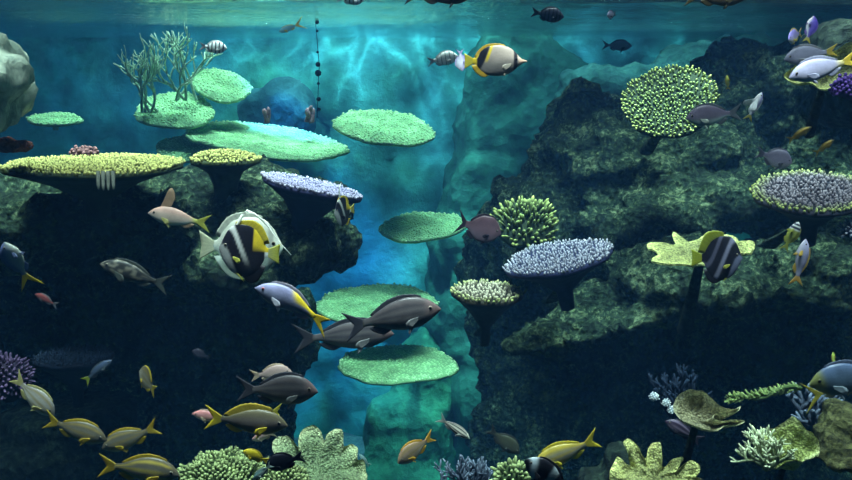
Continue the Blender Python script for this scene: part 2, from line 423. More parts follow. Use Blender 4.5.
def sheet_coral(pts, d, mat, label, center=None, bowl=0.0, tilt=0.4, thick=.012, ruffle=.02, seed=1, name='leaf_coral', stalk=.2,
                wav=6.0, bumps=.004, rim_px=None, group=None, rings=16, nper=4, lip=0.0, folds=(0, 0)):
    """a lobed sheet: outline pts in px around a centre, laid on a plane leaning back by tilt, bowl pushes the middle in"""
    if center is None: center = (sum(p[0] for p in pts) / len(pts), sum(p[1] for p in pts) / len(pts))
    c = W(center[0], center[1], d); v = c.normalized()
    r = v.cross(Vector((0, 0, 1))).normalized(); u = r.cross(v)
    ca, sa = math.cos(tilt), math.sin(tilt)       # tilt 0 = facing the viewer, pi/2 = seen edge on
    # plane axes: r, and e = u/ca-stretched axis leaning away
    e = (u * ca + v * sa); nrm = (u * sa - v * ca)
    m = Matrix((r, e, nrm)).transposed().to_4x4(); m.translation = c
    root = empty(name, m); tag(root, label, 'coral', group)
    P = []
    n = len(pts)
    for i in range(n):
        p0, p1, p2, p3 = pts[i - 1], pts[i], pts[(i + 1) % n], pts[(i + 2) % n]
        for k in range(nper):
            t = k / nper
            P.append(tuple(.5 * ((2 * p1[j]) + (-p0[j] + p2[j]) * t + (2 * p0[j] - 5 * p1[j] + 4 * p2[j] - p3[j]) * t * t + (-p0[j] + 3 * p1[j] - 3 * p2[j] + p3[j]) * t ** 3) for j in (0, 1)))
    N = len(P); sc_ = d / F
    vs, tip, rim = [], [], []
    def H(x, y, q):
        h = -bowl * (1 - q ** 2) + lip * q ** 4
        h += ruffle * q * noise.noise(Vector((x * wav * 2, y * wav * 2, seed))) * 2
        h += folds[1] * q * math.cos(folds[0] * math.atan2(y, x) + 3 * q)
        h += bumps * noise.fractal(Vector((x * 45, y * 45, seed)), 1, 2, 3)
        return h
    for side in (1, 0):
        for a in range(rings + 1):
            q = a / rings
            for k in range(N):
                x = (P[k][0] - center[0]) * sc_ * q; y = -(P[k][1] - center[1]) * sc_ * q / ca
                h = H(x, y, q) - (0 if side else thick * (1 - .7 * q ** 6) + .0 * q)
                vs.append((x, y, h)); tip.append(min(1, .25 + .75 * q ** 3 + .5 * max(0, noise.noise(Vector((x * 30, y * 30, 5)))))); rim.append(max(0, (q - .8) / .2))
    fs = []
    L = (rings + 1) * N
    for a in range(rings):
        for k in range(N):
            q = (a * N + k, a * N + (k + 1) % N, (a + 1) * N + (k + 1) % N, (a + 1) * N + k)
            fs.append(tuple(reversed(q))); fs.append(tuple(i + L for i in q))
    for k in range(N):
        a0 = rings * N + k; a1 = rings * N + (k + 1) % N
        fs.append((a0, a1, a1 + L, a0 + L))
    mesh_obj('coral_sheet', vs, fs, mat, root, attrs={'tip': tip, 'rim': rim})
    if stalk > 0:
        inv = m.to_3x3().inverted(); down = (inv @ Vector((0, .5, -1))).normalized() * stalk
        sv = []
        rs = .07 * (max(p[0] for p in pts) - min(p[0] for p in pts)) * sc_
        st = Vector((0, 0, -bowl - thick * 1.2))
        for s in range(6):
            t = s / 5
            for k in range(12):
                th = 2 * math.pi * k / 12
                sv.append(st + down * t + Vector((rs * math.cos(th), rs * math.sin(th), 0)) * (.6 + .5 * t) * (1 + .2 * noise.noise(Vector((math.cos(th), math.sin(th), t * 2 + seed)))))
        sf = [(a * 12 + k, (a + 1) * 12 + k, (a + 1) * 12 + (k + 1) % 12, a * 12 + (k + 1) % 12) for a in range(5) for k in range(12)]
        mesh_obj('stalk', sv, sf, M_ROCK2, root)  # same dark tone, shade under the sheet put into the colour
    return root

def tube(V, Fc, T, pts, radii, tips, S=6):
    b0 = len(V)
    for i, p in enumerate(pts):
        a = (pts[min(i + 1, len(pts) - 1)] - pts[max(i - 1, 0)]).normalized()
        e1 = a.orthogonal().normalized(); e2 = a.cross(e1)
        for k in range(S):
            w = 2 * math.pi * k / S
            V.append(p + (e1 * math.cos(w) + e2 * math.sin(w)) * radii[i]); T.append(tips[i])
    for i in range(len(pts) - 1):
        for k in range(S):
            Fc.append((b0 + i * S + k, b0 + i * S + (k + 1) % S, b0 + (i + 1) * S + (k + 1) % S, b0 + (i + 1) * S + k))
    V.append(pts[-1] + (pts[-1] - pts[-2]).normalized() * radii[-1] * .8); T.append(tips[-1])
    t = len(V) - 1
    for k in range(S): Fc.append((b0 + (len(pts) - 1) * S + k, b0 + (len(pts) - 1) * S + (k + 1) % S, t))

def branch_coral(px, py, d, size_px, mat, label, seed=1, levels=3, r0=.012, spread=.6, n0=6, up=None, name='branching_coral', group=None, shrink=.72, first=.45, kids=(2, 3), flat=1.0):
    base = W(px, py, d); sz = size_px / F * d
    rnd = random.Random(seed); V, Fc, T = [], [], []
    up = up or Vector((0, 0, 1))
    def grow(p, dr, ln, r, lv):
        pts = [p]; q = p; a = dr.copy()
        for s in range(3):
            a = (a + Vector((rnd.uniform(-.2, .2), rnd.uniform(-.2, .2) * flat, rnd.uniform(-.1, .2)))).normalized()
            q = q + a * ln / 3; pts.append(q)
        last = lv == 0
        tube(V, Fc, T, pts, [r, r * .92, r * .82, r * (.7 if not last else .55)], [0.1 if not last else .2, .2 if not last else .5, .3 if not last else .8, .4 if not last else 1.0])
        if not last:
            for k in range(rnd.randint(*kids)):
                b = (a + Vector((rnd.uniform(-1, 1), rnd.uniform(-1, 1) * flat, rnd.uniform(-.5, .8))) * spread).normalized()
                grow(pts[-1] if k < 2 else pts[2], b, ln * shrink * rnd.uniform(.8, 1.15), r * .78, lv - 1)
    for k in range(n0):
        a = (up + Vector((rnd.uniform(-1, 1), rnd.uniform(-1, 1) * flat, rnd.uniform(-.2, .3))) * spread * 1.3).normalized()
        grow(Vector((rnd.uniform(-.05, .05), rnd.uniform(-.05, .05), 0)) * sz * 4, a, sz * first * rnd.uniform(.8, 1.2), r0, levels)
    o = mesh_obj(name, V, Fc, mat, attrs={'tip': T, 'rim': [0] * len(T)}, loc=base)
    return tag(o, label, 'coral', group)

def bush_coral(px, py, d, rx, ry, mat, label, seed=1, spacing=.012, nub=(.004, .013), name='bushy_coral', rd=None, group=None):
    """dome densely set with short knobbly branchlets"""
    c = W(px, py, d); a = rx / F * d; h = ry / F * d; rd = rd or a * .8
    rnd = random.Random(seed); V, Fc, T = [], [], []
    dv, df = ICO3
    def disp(n): return 1 + .16 * noise.noise(Vector(n) * 2.2 + Vector((seed, 0, 0))) * 2
    for v in dv:
        k = disp(v) * .96; V.append(Vector((v[0] * a * k, v[1] * rd * k, v[2] * h * k))); T.append(.05)
    Fc += list(df); S = 5
    N = int(4 * math.pi * (a * h + a * rd + h * rd) / 3 / spacing ** 2)
    for i in range(N):
        z = 1 - 2 * (i + .5) / N; ph = i * 2.39996
        if z < -.55: continue
        rr = math.sqrt(1 - z * z)
        n = (rr * math.cos(ph) + rnd.uniform(-.02, .02), rr * math.sin(ph), z)
        k = disp(n); p = Vector((n[0] * a * k, n[1] * rd * k, n[2] * h * k))
        ax = (Vector((n[0] / a, n[1] / rd, n[2] / h)).normalized() + Vector((rnd.uniform(-.35, .35), rnd.uniform(-.35, .35), rnd.uniform(-.2, .4)))).normalized()
        hh = nub[1] * rnd.uniform(.6, 1.4); r = nub[0] * rnd.uniform(.8, 1.3)
        e1 = ax.orthogonal().normalized(); e2 = ax.cross(e1); b0 = len(V)
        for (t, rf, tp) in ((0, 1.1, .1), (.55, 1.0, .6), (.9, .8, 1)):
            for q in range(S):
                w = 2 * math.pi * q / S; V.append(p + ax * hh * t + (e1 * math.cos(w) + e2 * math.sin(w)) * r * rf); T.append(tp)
        V.append(p + ax * hh * 1.05); T.append(1)
        for L in (0, 1):
            for q in range(S): Fc.append((b0 + L * S + q, b0 + L * S + (q + 1) % S, b0 + (L + 1) * S + (q + 1) % S, b0 + (L + 1) * S + q))
        for q in range(S): Fc.append((b0 + 2 * S + q, b0 + 2 * S + (q + 1) % S, b0 + 3 * S))
    o = mesh_obj(name, V, Fc, mat, attrs={'tip': T, 'rim': [0] * len(T)}, loc=c)
    return tag(o, label, 'coral', group)

def build_corals():
    yel = coral_material('yellow_coral', hexc(.022, .03, .005), hexc(.50, .46, .15))  # table corals: near-black base paints the shade between branchlets and under the plate
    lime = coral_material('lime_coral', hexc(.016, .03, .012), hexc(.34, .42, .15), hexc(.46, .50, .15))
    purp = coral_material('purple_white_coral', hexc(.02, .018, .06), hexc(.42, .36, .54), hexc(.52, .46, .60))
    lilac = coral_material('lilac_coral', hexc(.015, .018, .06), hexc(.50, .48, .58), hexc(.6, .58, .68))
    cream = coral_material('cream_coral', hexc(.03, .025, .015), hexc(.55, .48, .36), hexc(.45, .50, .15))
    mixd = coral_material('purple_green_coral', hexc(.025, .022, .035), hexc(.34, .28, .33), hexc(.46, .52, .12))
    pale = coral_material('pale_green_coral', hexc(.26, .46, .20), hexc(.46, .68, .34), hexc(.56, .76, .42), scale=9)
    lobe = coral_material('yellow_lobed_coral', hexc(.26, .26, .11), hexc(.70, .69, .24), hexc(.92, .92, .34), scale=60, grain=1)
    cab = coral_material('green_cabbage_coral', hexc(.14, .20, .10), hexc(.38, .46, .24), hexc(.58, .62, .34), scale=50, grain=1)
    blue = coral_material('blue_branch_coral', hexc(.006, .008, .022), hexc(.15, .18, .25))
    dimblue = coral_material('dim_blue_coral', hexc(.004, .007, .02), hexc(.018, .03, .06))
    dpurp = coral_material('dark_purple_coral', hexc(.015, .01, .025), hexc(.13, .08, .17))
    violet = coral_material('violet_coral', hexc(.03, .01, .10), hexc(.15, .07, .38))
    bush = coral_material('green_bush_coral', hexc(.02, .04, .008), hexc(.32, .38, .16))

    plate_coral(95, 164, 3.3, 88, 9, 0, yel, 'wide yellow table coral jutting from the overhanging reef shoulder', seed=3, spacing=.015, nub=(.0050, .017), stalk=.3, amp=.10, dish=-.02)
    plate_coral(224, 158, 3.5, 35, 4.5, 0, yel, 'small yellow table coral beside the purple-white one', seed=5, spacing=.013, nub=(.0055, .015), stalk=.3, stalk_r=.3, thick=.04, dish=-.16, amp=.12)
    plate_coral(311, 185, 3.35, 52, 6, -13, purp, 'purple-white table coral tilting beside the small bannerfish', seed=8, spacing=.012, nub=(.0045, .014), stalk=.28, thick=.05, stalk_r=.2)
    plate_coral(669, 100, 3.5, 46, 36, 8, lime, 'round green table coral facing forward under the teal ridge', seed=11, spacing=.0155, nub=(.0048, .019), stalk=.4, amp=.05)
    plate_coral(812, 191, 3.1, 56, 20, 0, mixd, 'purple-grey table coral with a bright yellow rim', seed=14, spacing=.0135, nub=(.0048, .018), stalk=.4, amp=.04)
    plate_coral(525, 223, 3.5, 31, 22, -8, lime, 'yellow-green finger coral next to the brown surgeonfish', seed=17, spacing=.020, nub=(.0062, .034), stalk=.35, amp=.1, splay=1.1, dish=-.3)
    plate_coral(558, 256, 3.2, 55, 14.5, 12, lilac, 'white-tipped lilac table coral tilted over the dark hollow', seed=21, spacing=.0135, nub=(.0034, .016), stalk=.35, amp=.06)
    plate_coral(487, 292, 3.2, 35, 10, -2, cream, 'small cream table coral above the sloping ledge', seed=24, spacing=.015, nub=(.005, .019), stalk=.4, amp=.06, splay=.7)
    far = dict(spacing=.024, nub=(.0075, .010), stalk=1.2, thick=.018, stalk_r=.10, dish=.02, name='plate_coral', group='pale green plate corals seen through the water')
    FP = [(175, 109, 5.6, 39, 18, 0, 'left rounded plate of the pale green pair under the staghorn branches', 31),
          (221, 84, 5.8, 29, 16, -12, 'upper plate of the pale green pair beneath the striped damselfish', 32),
          (267, 139, 5.7, 80, 16, -8, 'long pale green plate coral above the purple-white table coral', 33),
          (385, 126, 5.6, 51, 17, -7, 'pale green plate coral alone in the bright upper water', 34),
          (422, 225, 5.6, 44, 14, 4, 'pale green plate coral behind the brown surgeonfish tail', 35),
          (378, 302, 5.2, 63, 19, 0, 'pale green plate coral behind the two big grey snappers', 36),
          (398, 362, 5.0, 59, 19, -1, 'lowest and brightest pale green plate coral over the green mound', 37),
          (187, 147, 5.5, 30, 13, 0, 'dim green plate coral just above the gap between the yellow table corals', 38),
          (310, 206, 5.6, 42, 10, -10, 'dim green plate coral seen behind the stalk of the purple-white one', 39),
          (55, 118, 5.4, 26, 6, 0, 'faint green plate coral beside the pale grey-green boulder', 40)]
    for (px, py, d, rx, ry, ro, lb, sd) in FP:
        plate_coral(px, py, d, rx, ry, ro, pale, lb, seed=sd, stalk_dir=tuple(W(px, py, 1)), amp=.07, **far)
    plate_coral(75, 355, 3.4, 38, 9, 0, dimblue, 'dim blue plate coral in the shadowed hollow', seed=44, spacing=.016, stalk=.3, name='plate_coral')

    sheet_coral([(648, 245), (655, 243), (664, 246), (672, 246), (676, 244), (672, 238), (674, 233), (681, 236), (688, 240), (696, 238), (702, 235), (708, 231), (716, 234), (726, 231), (734, 236), (738, 241), (747, 238), (752, 244), (748, 250), (738, 251), (736, 258), (724, 262), (708, 264), (690, 264), (672, 266), (656, 265), (655, 260), (660, 256), (656, 253), (650, 251)],
        3.1, lobe, 'flat lobed yellow coral behind the black-banded bannerfish', center=(702, 250), tilt=1.0, ruffle=.01, thick=.02, stalk=.35, seed=3, rings=20)
    sheet_coral([(274, 480), (268, 466), (268, 454), (277, 456), (272, 444), (276, 435), (286, 431), (293, 437), (298, 447), (299, 434), (303, 427), (313, 425), (321, 429), (325, 440), (329, 433), (337, 431), (344, 436), (345, 446), (353, 443), (359, 450), (358, 460), (364, 462), (366, 472), (364, 486), (340, 498), (300, 498)],
        2.6, cab, 'pale green cabbage coral with rounded lobes', center=(318, 468), tilt=.5, ruffle=.018, bowl=.04, wav=7, folds=(9, .014), thick=.015, stalk=.15, seed=6, rings=26, bumps=.008, name='cabbage_coral')
    sheet_coral([(612, 486), (613, 470), (616, 461), (623, 463), (630, 468), (627, 458), (622, 450), (627, 445), (635, 449), (641, 460), (645, 462), (647, 450), (651, 445), (659, 447), (661, 457), (662, 464), (668, 456), (676, 451), (682, 455), (678, 464), (676, 469), (686, 463), (694, 462), (698, 468), (694, 475), (706, 473), (710, 480), (708, 490), (680, 504), (640, 504)],
        2.5, lobe, 'chunky yellow lobed coral at the foot of the dark hollow', center=(655, 480), tilt=.4, ruffle=.025, wav=8, folds=(7, .015), thick=.03, stalk=.15, seed=9, bumps=.012, rings=22, name='lobed_coral')
    foldm = coral_material('olive_green_coral', hexc(.22, .25, .07), hexc(.48, .55, .17), hexc(.68, .70, .34), scale=30, grain=1)
    leafm = coral_material('olive_leaf_coral', hexc(.20, .18, .11), hexc(.50, .47, .27), hexc(.95, .93, .62), scale=45, grain=1)
    sheet_coral([(674, 414), (676, 405), (682, 398), (690, 394), (697, 395), (702, 394), (709, 399), (717, 405), (725, 409), (734, 409), (738, 405), (735, 411), (724, 413), (716, 412), (713, 418), (722, 421), (733, 419), (742, 420), (736, 424), (724, 426), (716, 431), (705, 430), (694, 428), (683, 425), (677, 420)],
        2.5, leafm, 'curled olive leaf coral with a pale rim', center=(697, 412), tilt=.5, bowl=.045, ruffle=.008, thick=.008, stalk=.2, seed=12, rings=22, lip=.02)
    sheet_coral([(762, 440), (768, 428), (780, 425), (790, 422), (800, 426), (808, 430), (816, 436), (817, 448), (810, 458), (800, 468), (790, 466), (776, 462), (766, 455)],
        2.45, foldm, 'olive folded coral between the pale bush coral and mossy boulder', center=(790, 444), tilt=.6, bowl=.02, ruffle=.03, folds=(3, .03), wav=9, thick=.015, stalk=.2, seed=15, bumps=.012, rings=22, name='folded_coral')
    rock('mossy_boulder', [(843, 420, 2.6, 20, 18, .08), (850, 456, 2.5, 38, 8, .1), (826, 440, 2.55, 8, 16, .06)], M_GREENROCK,
         'mossy brown boulder beneath the large blue-grey fish', voxel=.01, disp=(.05, .03, .012), sizes=(.15, .06, .03))
    sheet_coral([(787, 78), (790, 74), (800, 66), (812, 60), (822, 56), (836, 50), (846, 47), (856, 52), (860, 70), (850, 84), (832, 92), (824, 91), (812, 87), (800, 85), (792, 83)],
        2.9, lobe, 'folded yellow coral sheet under the lavender fish', center=(825, 72), tilt=.55, ruffle=.02, bowl=.03, lip=.02, wav=8, thick=.02, stalk=.2, seed=18)
    bush_coral(848, 88, 2.75, 14, 11, violet, 'round violet coral below the lavender fish tail', seed=2, spacing=.011, nub=(.005, .008), name='round_coral')
    bush_coral(856, 231, 3.0, 14, 9, lilac, 'pale blue-white coral at the tank edge under the yellow-rimmed coral', seed=3)
    bush_coral(222, 481, 2.5, 41, 24, bush, 'large green bushy coral below the yellow-finned snapper', seed=4, spacing=.0095, nub=(.004, .011))
    bush_coral(285, 486, 2.4, 24, 16, bush, 'small green bushy coral in front of the cabbage coral', seed=5, spacing=.0095, nub=(.0037, .011))
    bush_coral(512, 482, 2.6, 16, 18, bush, 'little green bushy coral beside the yellow-backed snapper', seed=6, spacing=.014, nub=(.005, .018))
    bush_coral(4, 380, 2.8, 23, 22, dpurp, 'dark purple bushy coral behind the silver snapper tail', seed=7, spacing=.013, nub=(.004, .016))
    pb = coral_material('pale_branch_coral', hexc(.10, .13, .05), hexc(.66, .72, .48))
    branch_coral(764, 466, 2.45, 46, pb, 'pale green branching coral left of the olive folded coral', seed=3, levels=3, r0=.0065, spread=.85, n0=12, up=Vector((-.35, -.2, .75)), shrink=.8, first=.3)
    sp = coral_material('green_spike_coral', hexc(.04, .07, .02), hexc(.30, .40, .14))
    V, Fc, T = [], [], []
    rnd = random.Random(5); a0 = W(800, 388, 2.7); a1 = W(730, 400, 2.55)
    pts = [a0.lerp(a1, t / 8) - a1 + Vector((0, 0, .012 * math.sin(t))) for t in range(9)]
    tube(V, Fc, T, pts, [.008 - .0005 * t for t in range(9)], [.1] * 9)
    for i in range(240):
        t = rnd.random(); p = a0.lerp(a1, t) - a1; w = rnd.uniform(0, 6.28)
        dr = (Vector((0, math.cos(w), math.sin(w))) + Vector((-.6, 0, .3))).normalized()
        ln = rnd.uniform(.008, .022); tube(V, Fc, T, [p, p + dr * ln * .5, p + dr * ln + Vector((-.003, 0, .003))], [.0035, .003, .0018], [.3, .7, 1], 5)
    tag(mesh_obj('spiny_coral_branch', V, Fc, sp, attrs={'tip': T, 'rim': [0] * len(T)}, loc=a1), 'green spiny coral branch reaching sideways over the curled leaf coral', 'coral')
    branch_coral(465, 500, 2.8, 44, blue, 'dark blue branching coral with white tips below the slim striped fish', seed=11, levels=3, r0=.007, spread=.8, n0=11, shrink=.8, first=.35)
    branch_coral(682, 418, 3.1, 46, dimblue, 'dim blue branching coral behind the curled leaf coral', seed=12, levels=3, r0=.010, spread=.7, n0=9, shrink=.8, first=.35)
    branch_coral(815, 425, 2.85, 42, blue, 'blue branching coral with white knobs beneath the large blue-grey fish', seed=13, levels=2, r0=.010, spread=.8, n0=9, shrink=.8, first=.4)
    wk = coral_material('white_knobs', hexc(.3, .35, .4), hexc(.75, .8, .85))
    for (px, py, r, lb) in ((654, 397, 4, 'white knob coral farthest from the curled leaf coral'), (666, 403, 3.4, 'middle one of the three white knob corals'), (671, 410, 3.4, 'white knob coral touching the curled leaf coral rim')):
        bush_coral(px, py, 2.6, r, r * 1.1, wk, lb, seed=px, spacing=.006, nub=(.002, .003), name='knob_coral', group='white knob corals by the curled leaf coral')
    stg = coral_material('hazed_staghorn_coral', hexc(.34, .50, .34), hexc(.70, .82, .58))  # pale, low-contrast colour puts the water haze into the branches
    branch_coral(152, 112, 5.5, 56, stg, 'hazy olive staghorn coral branching upward, the one nearer the boulder', seed=21, levels=4, r0=.011, spread=.85, n0=5, shrink=.85, first=.33, kids=(1, 3), group='staghorn corals above the pale green plates', name='staghorn_coral', flat=.5)
    branch_coral(186, 100, 5.6, 58, stg, 'hazy olive staghorn coral rising behind the pair of plates', seed=23, levels=4, r0=.011, spread=.85, n0=5, shrink=.85, first=.33, kids=(1, 3), group='staghorn corals above the pale green plates', name='staghorn_coral', flat=.5)
    pink = coral_material('dusky_pink_coral', hexc(.12, .05, .05), hexc(.34, .16, .15))
    bush_coral(85, 153, 3.5, 13, 6, pink, 'dusky pink mound coral peeking over the wide yellow table coral', seed=31, spacing=.018, nub=(.006, .008), name='mound_coral')
    branch_coral(265, 122, 5.8, 16, pink, 'faint red tube coral in the haze left of the hanging line', seed=32, levels=1, r0=.02, spread=.2, n0=3, name='tube_coral')
    branch_coral(309, 122, 5.8, 18, pink, 'faint red tube coral in the haze just under the hanging line', seed=33, levels=1, r0=.022, spread=.2, n0=3, name='tube_coral')
    # pale tubes modelled in place of a glass reflection under the wide plate
    grey = coral_material('grey_sponge', hexc(.12, .13, .11), hexc(.34, .34, .28))
    V, Fc, T = [], [], []
    b = W(107, 172, 2.95)
    for k, (x, l) in enumerate(((98, 18), (103, 19), (108, 19), (113, 18))):
        p = W(x, 171, 2.95) - b; q = W(x + .6, 171 + l, 2.95) - b
        tube(V, Fc, T, [p, p.lerp(q, .4), p.lerp(q, .8), q], [.007, .0065, .006, .004], [.9, .8, .7, .4], 8)
    tag(mesh_obj('tube_sponge', V, Fc, grey, attrs={'tip': T, 'rim': [0] * len(T)}, loc=b), 'row of grey tubes standing for a glass reflection under the wide yellow table coral', 'sponge')
    # weighted line hanging from the surface
    dk = rock_material('dark_weight', hexc(.01, .015, .02), hexc(.02, .03, .04), hexc(.05, .06, .07), 20, .3)
    L = W(317, 118, 5.3)
    root = empty('hanging_line', Matrix.Translation(L)); tag(root, 'thin dark weighted line hanging from the surface', 'line')
    V, Fc, T = [], [], []
    tube(V, Fc, T, [Vector((0, 0, 0)), Vector((.02, 0, .3)), Vector((0.0, 0, .60))], [.002] * 3, [0] * 3, 5)
    mesh_obj('cord', V, Fc, dk, root)
    for z, r in ((.05, .012), (.11, .014), (.2, .009), (.26, .02), (.31, .015), (.38, .008), (.5, .008), (.55, .012)):
        vs = [Vector(v) * r + Vector((.012, 0, z)) for v in ICO2[0]]
        mesh_obj('weight', vs, ICO2[1], dk, root)

# ------------------------------------------------------------------ fish
SHAPES = {
 'snapper': dict(top=[(0, .03), (.06, .36), (.16, .72), (.30, .96), (.42, 1), (.6, .86), (.8, .48), (.93, .24), (1, .22)],
                 bot=[(0, -.03), (.06, -.24), (.16, -.52), (.3, -.78), (.45, -.84), (.62, -.72), (.8, -.42), (.93, -.22), (1, -.22)], H=.33, Wd=.15),
 'slim':    dict(top=[(0, .05), (.08, .45), (.2, .8), (.4, 1), (.6, .92), (.8, .6), (1, .28)],
                 bot=[(0, -.05), (.08, -.4), (.2, -.75), (.4, -1), (.6, -.9), (.8, -.55), (1, -.28)], H=.24, Wd=.13),
 'damsel':  dict(top=[(0, .04), (.07, .40), (.18, .75), (.35, 1), (.55, .95), (.75, .62), (.92, .26), (1, .24)],
                 bot=[(0, -.04), (.07, -.36), (.18, -.7), (.35, -.95), (.55, -.95), (.75, -.62), (.92, -.26), (1, -.24)], H=.48, Wd=.16),
 'butterfly': dict(top=[(0, .03), (.07, .10), (.14, .26), (.22, .58), (.35, .88), (.52, 1), (.7, .93), (.85, .62), (.95, .22), (1, .18)],
                 bot=[(0, -.05), (.07, -.14), (.14, -.3), (.22, -.55), (.35, -.82), (.52, -.95), (.7, -.9), (.85, -.6), (.95, -.22), (1, -.18)], H=.62, Wd=.15),
 'disc':    dict(top=[(0, .05), (.06, .32), (.15, .68), (.3, .96), (.5, 1), (.7, .88), (.85, .55), (.95, .2), (1, .16)],
                 bot=[(0, -.05), (.06, -.3), (.15, -.6), (.3, -.88), (.5, -1), (.7, -.9), (.85, -.55), (.95, -.2), (1, -.16)], H=.85, Wd=.12),
}
def pchip(pts, x):
    xs = [p[0] for p in pts]; ys = [p[1] for p in pts]
    x = min(max(x, 0), 1); i = 0
    while i < len(xs) - 2 and x > xs[i + 1]: i += 1
    n = len(xs)
    def m(k):
        if k == 0: return (ys[1] - ys[0]) / (xs[1] - xs[0])
        if k == n - 1: return (ys[-1] - ys[-2]) / (xs[-1] - xs[-2])
        a = (ys[k] - ys[k - 1]) / (xs[k] - xs[k - 1]); b = (ys[k + 1] - ys[k]) / (xs[k + 1] - xs[k])
        return 0 if a * b <= 0 else 2 * a * b / (a + b)
    h = xs[i + 1] - xs[i]; t = (x - xs[i]) / h
    return (2 * t**3 - 3 * t**2 + 1) * ys[i] + (t**3 - 2 * t**2 + t) * h * m(i) + (-2 * t**3 + 3 * t**2) * ys[i + 1] + (t**3 - t**2) * h * m(i + 1)

def mixc(a, b, t):
    t = min(1, max(0, t)); return tuple(a[i] * (1 - t) + b[i] * t for i in range(3))
def sst(a, b, x):
    t = min(1, max(0, (x - a) / (b - a))); return t * t * (3 - 2 * t)

# colour patterns: t = 0 nose .. 1 tail root, h = -1 belly .. 1 back
def pat_counter(back, side, belly, stripes=None, sc=None, head=None, nstripe=4):
    def f(t, h):
        c = mixc(side, back, sst(.0, .75, h)); c = mixc(belly, c, sst(-.75, -.15, h))
        if stripes:
            s = math.sin((h * .5 + .12 * t) * math.pi * 2 * nstripe); c = mixc(c, stripes, .75 * sst(.25, .75, s) * sst(.08, .2, t))
        if head: c = mixc(head, c, sst(.08, .25, t))
        if sc: c = mixc(c, sc, sst(.8, .98, t))
        return c
    return f
def pat_bars(base, bar, n=5, w=.32, belly=None, ph=0.0):
    def f(t, h):
        s = .5 + .5 * math.cos(2 * math.pi * ((t - .16 + ph) * n / .84 + .03 * h)) ; c = mixc(base, bar, sst(1 - w, 1 - w + .18, s) * sst(.07, .12, t))
        if belly: c = mixc(belly, c, sst(-.95, -.4, h))
        return c
    return f
WHITE = (.82, .84, .82); BLACK = (.012, .012, .02); YEL = (.80, .58, .03); GRN_YEL = (.55, .55, .06)
def pat_banner(t, h):
    s = t + .24 * h
    c = mixc((.35, .36, .36), BLACK, sst(.14, .2, s)); c = mixc(c, WHITE, .8 * sst(.40, .44, s) * sst(-.7, .1, h)); c = mixc(c, BLACK, sst(.49 , .54, s))
    c = mixc(c, YEL if h > 0 else WHITE, sst(.90, .94, t))
    c = mixc(c, YEL, sst(.66, .70, t) * sst(.05, .25, h))
    return mixc((.3, .3, .3), c, sst(.02, .08, t))
def pat_banner_dark(t, h):
    s = t + .22 * h
    c = mixc((.14, .15, .24), BLACK, sst(.12, .18, s)); c = mixc(c, (.20, .20, .30), sst(.36, .42, s) * (1 - sst(.46, .52, s)) )
    c = mixc(c, (.08, .08, .13), sst(.66, .7, s) * (1 - sst(.76, .8, s)))
    return c
def pat_butterfly(t, h):
    c = mixc((.20, .18, .17), (.52, .42, .36), sst(-.4, .6, h))
    c = mixc(c, BLACK, sst(.17, .19, t) * (1 - sst(.235, .26, t)) * .97)
    c = mixc((.72, .48, .36), c, sst(.13, .17, t))
    k = t - .10 * (1 - h)
    c = mixc(c, YEL, sst(.60, .63, k) * (1 - sst(.66, .68, k)) * sst(-.2, .2, h))
    c = mixc(c, BLACK, sst(.655, .69, k) * (1 - sst(.84, .87, k)))
    c = mixc(c, YEL, sst(.90, .93, t) if h < .2 else sst(.84, .87, k))
    return c
def pat_bat(t, h):
    c = mixc((.46, .56, .50), (.66, .68, .58), sst(-.5, .6, h))
    return mixc(c, (.25, .27, .25), .6 * sst(.12, .15, t) * (1 - sst(.19, .22, t)))

def fin_mesh(name, root_pts, tip_pts, col_r, col_t, parent, bendf, y0=0.0, rows=5, th=.0016, wav=0.0):
    n = len(root_pts); vs, fs, cs = [], [], []
    for side in (1, -1):
        for a in range(rows + 1):
            q = a / rows
            for k in range(n):
                r, t = root_pts[k], tip_pts[k]
                p = Vector((r[0] + (t[0] - r[0]) * q, (r[1] + (t[1] - r[1]) * q) + side * th * (1 - .6 * q) + wav * q * math.sin(k * 1.7), r[2] + (t[2] - r[2]) * q))
                p += Vector((0, y0, 0)); vs.append(bendf(p))
                c = mixc(col_r, col_t, q ** .7); v = .86 + .14 * (k % 2); cs.append((c[0] * v, c[1] * v, c[2] * v, 1))
    L = (rows + 1) * n
    for a in range(rows):
        for k in range(n - 1):
            q = (a * n + k, a * n + k + 1, (a + 1) * n + k + 1, (a + 1) * n + k); fs.append(q); fs.append(tuple(i + L for i in reversed(q)))
    for k in range(n - 1): fs.append((rows * n + k, rows * n + k + 1, rows * n + k + 1 + L, rows * n + k + L))
    for a in range(rows):
        fs.append((a * n, (a + 1) * n, (a + 1) * n + L, a * n + L)); e = n - 1
        fs.append((a * n + e, a * n + e + L, (a + 1) * n + e + L, (a + 1) * n + e))
    return mesh_obj(name, vs, fs, M_FIN, parent, colors=cs)

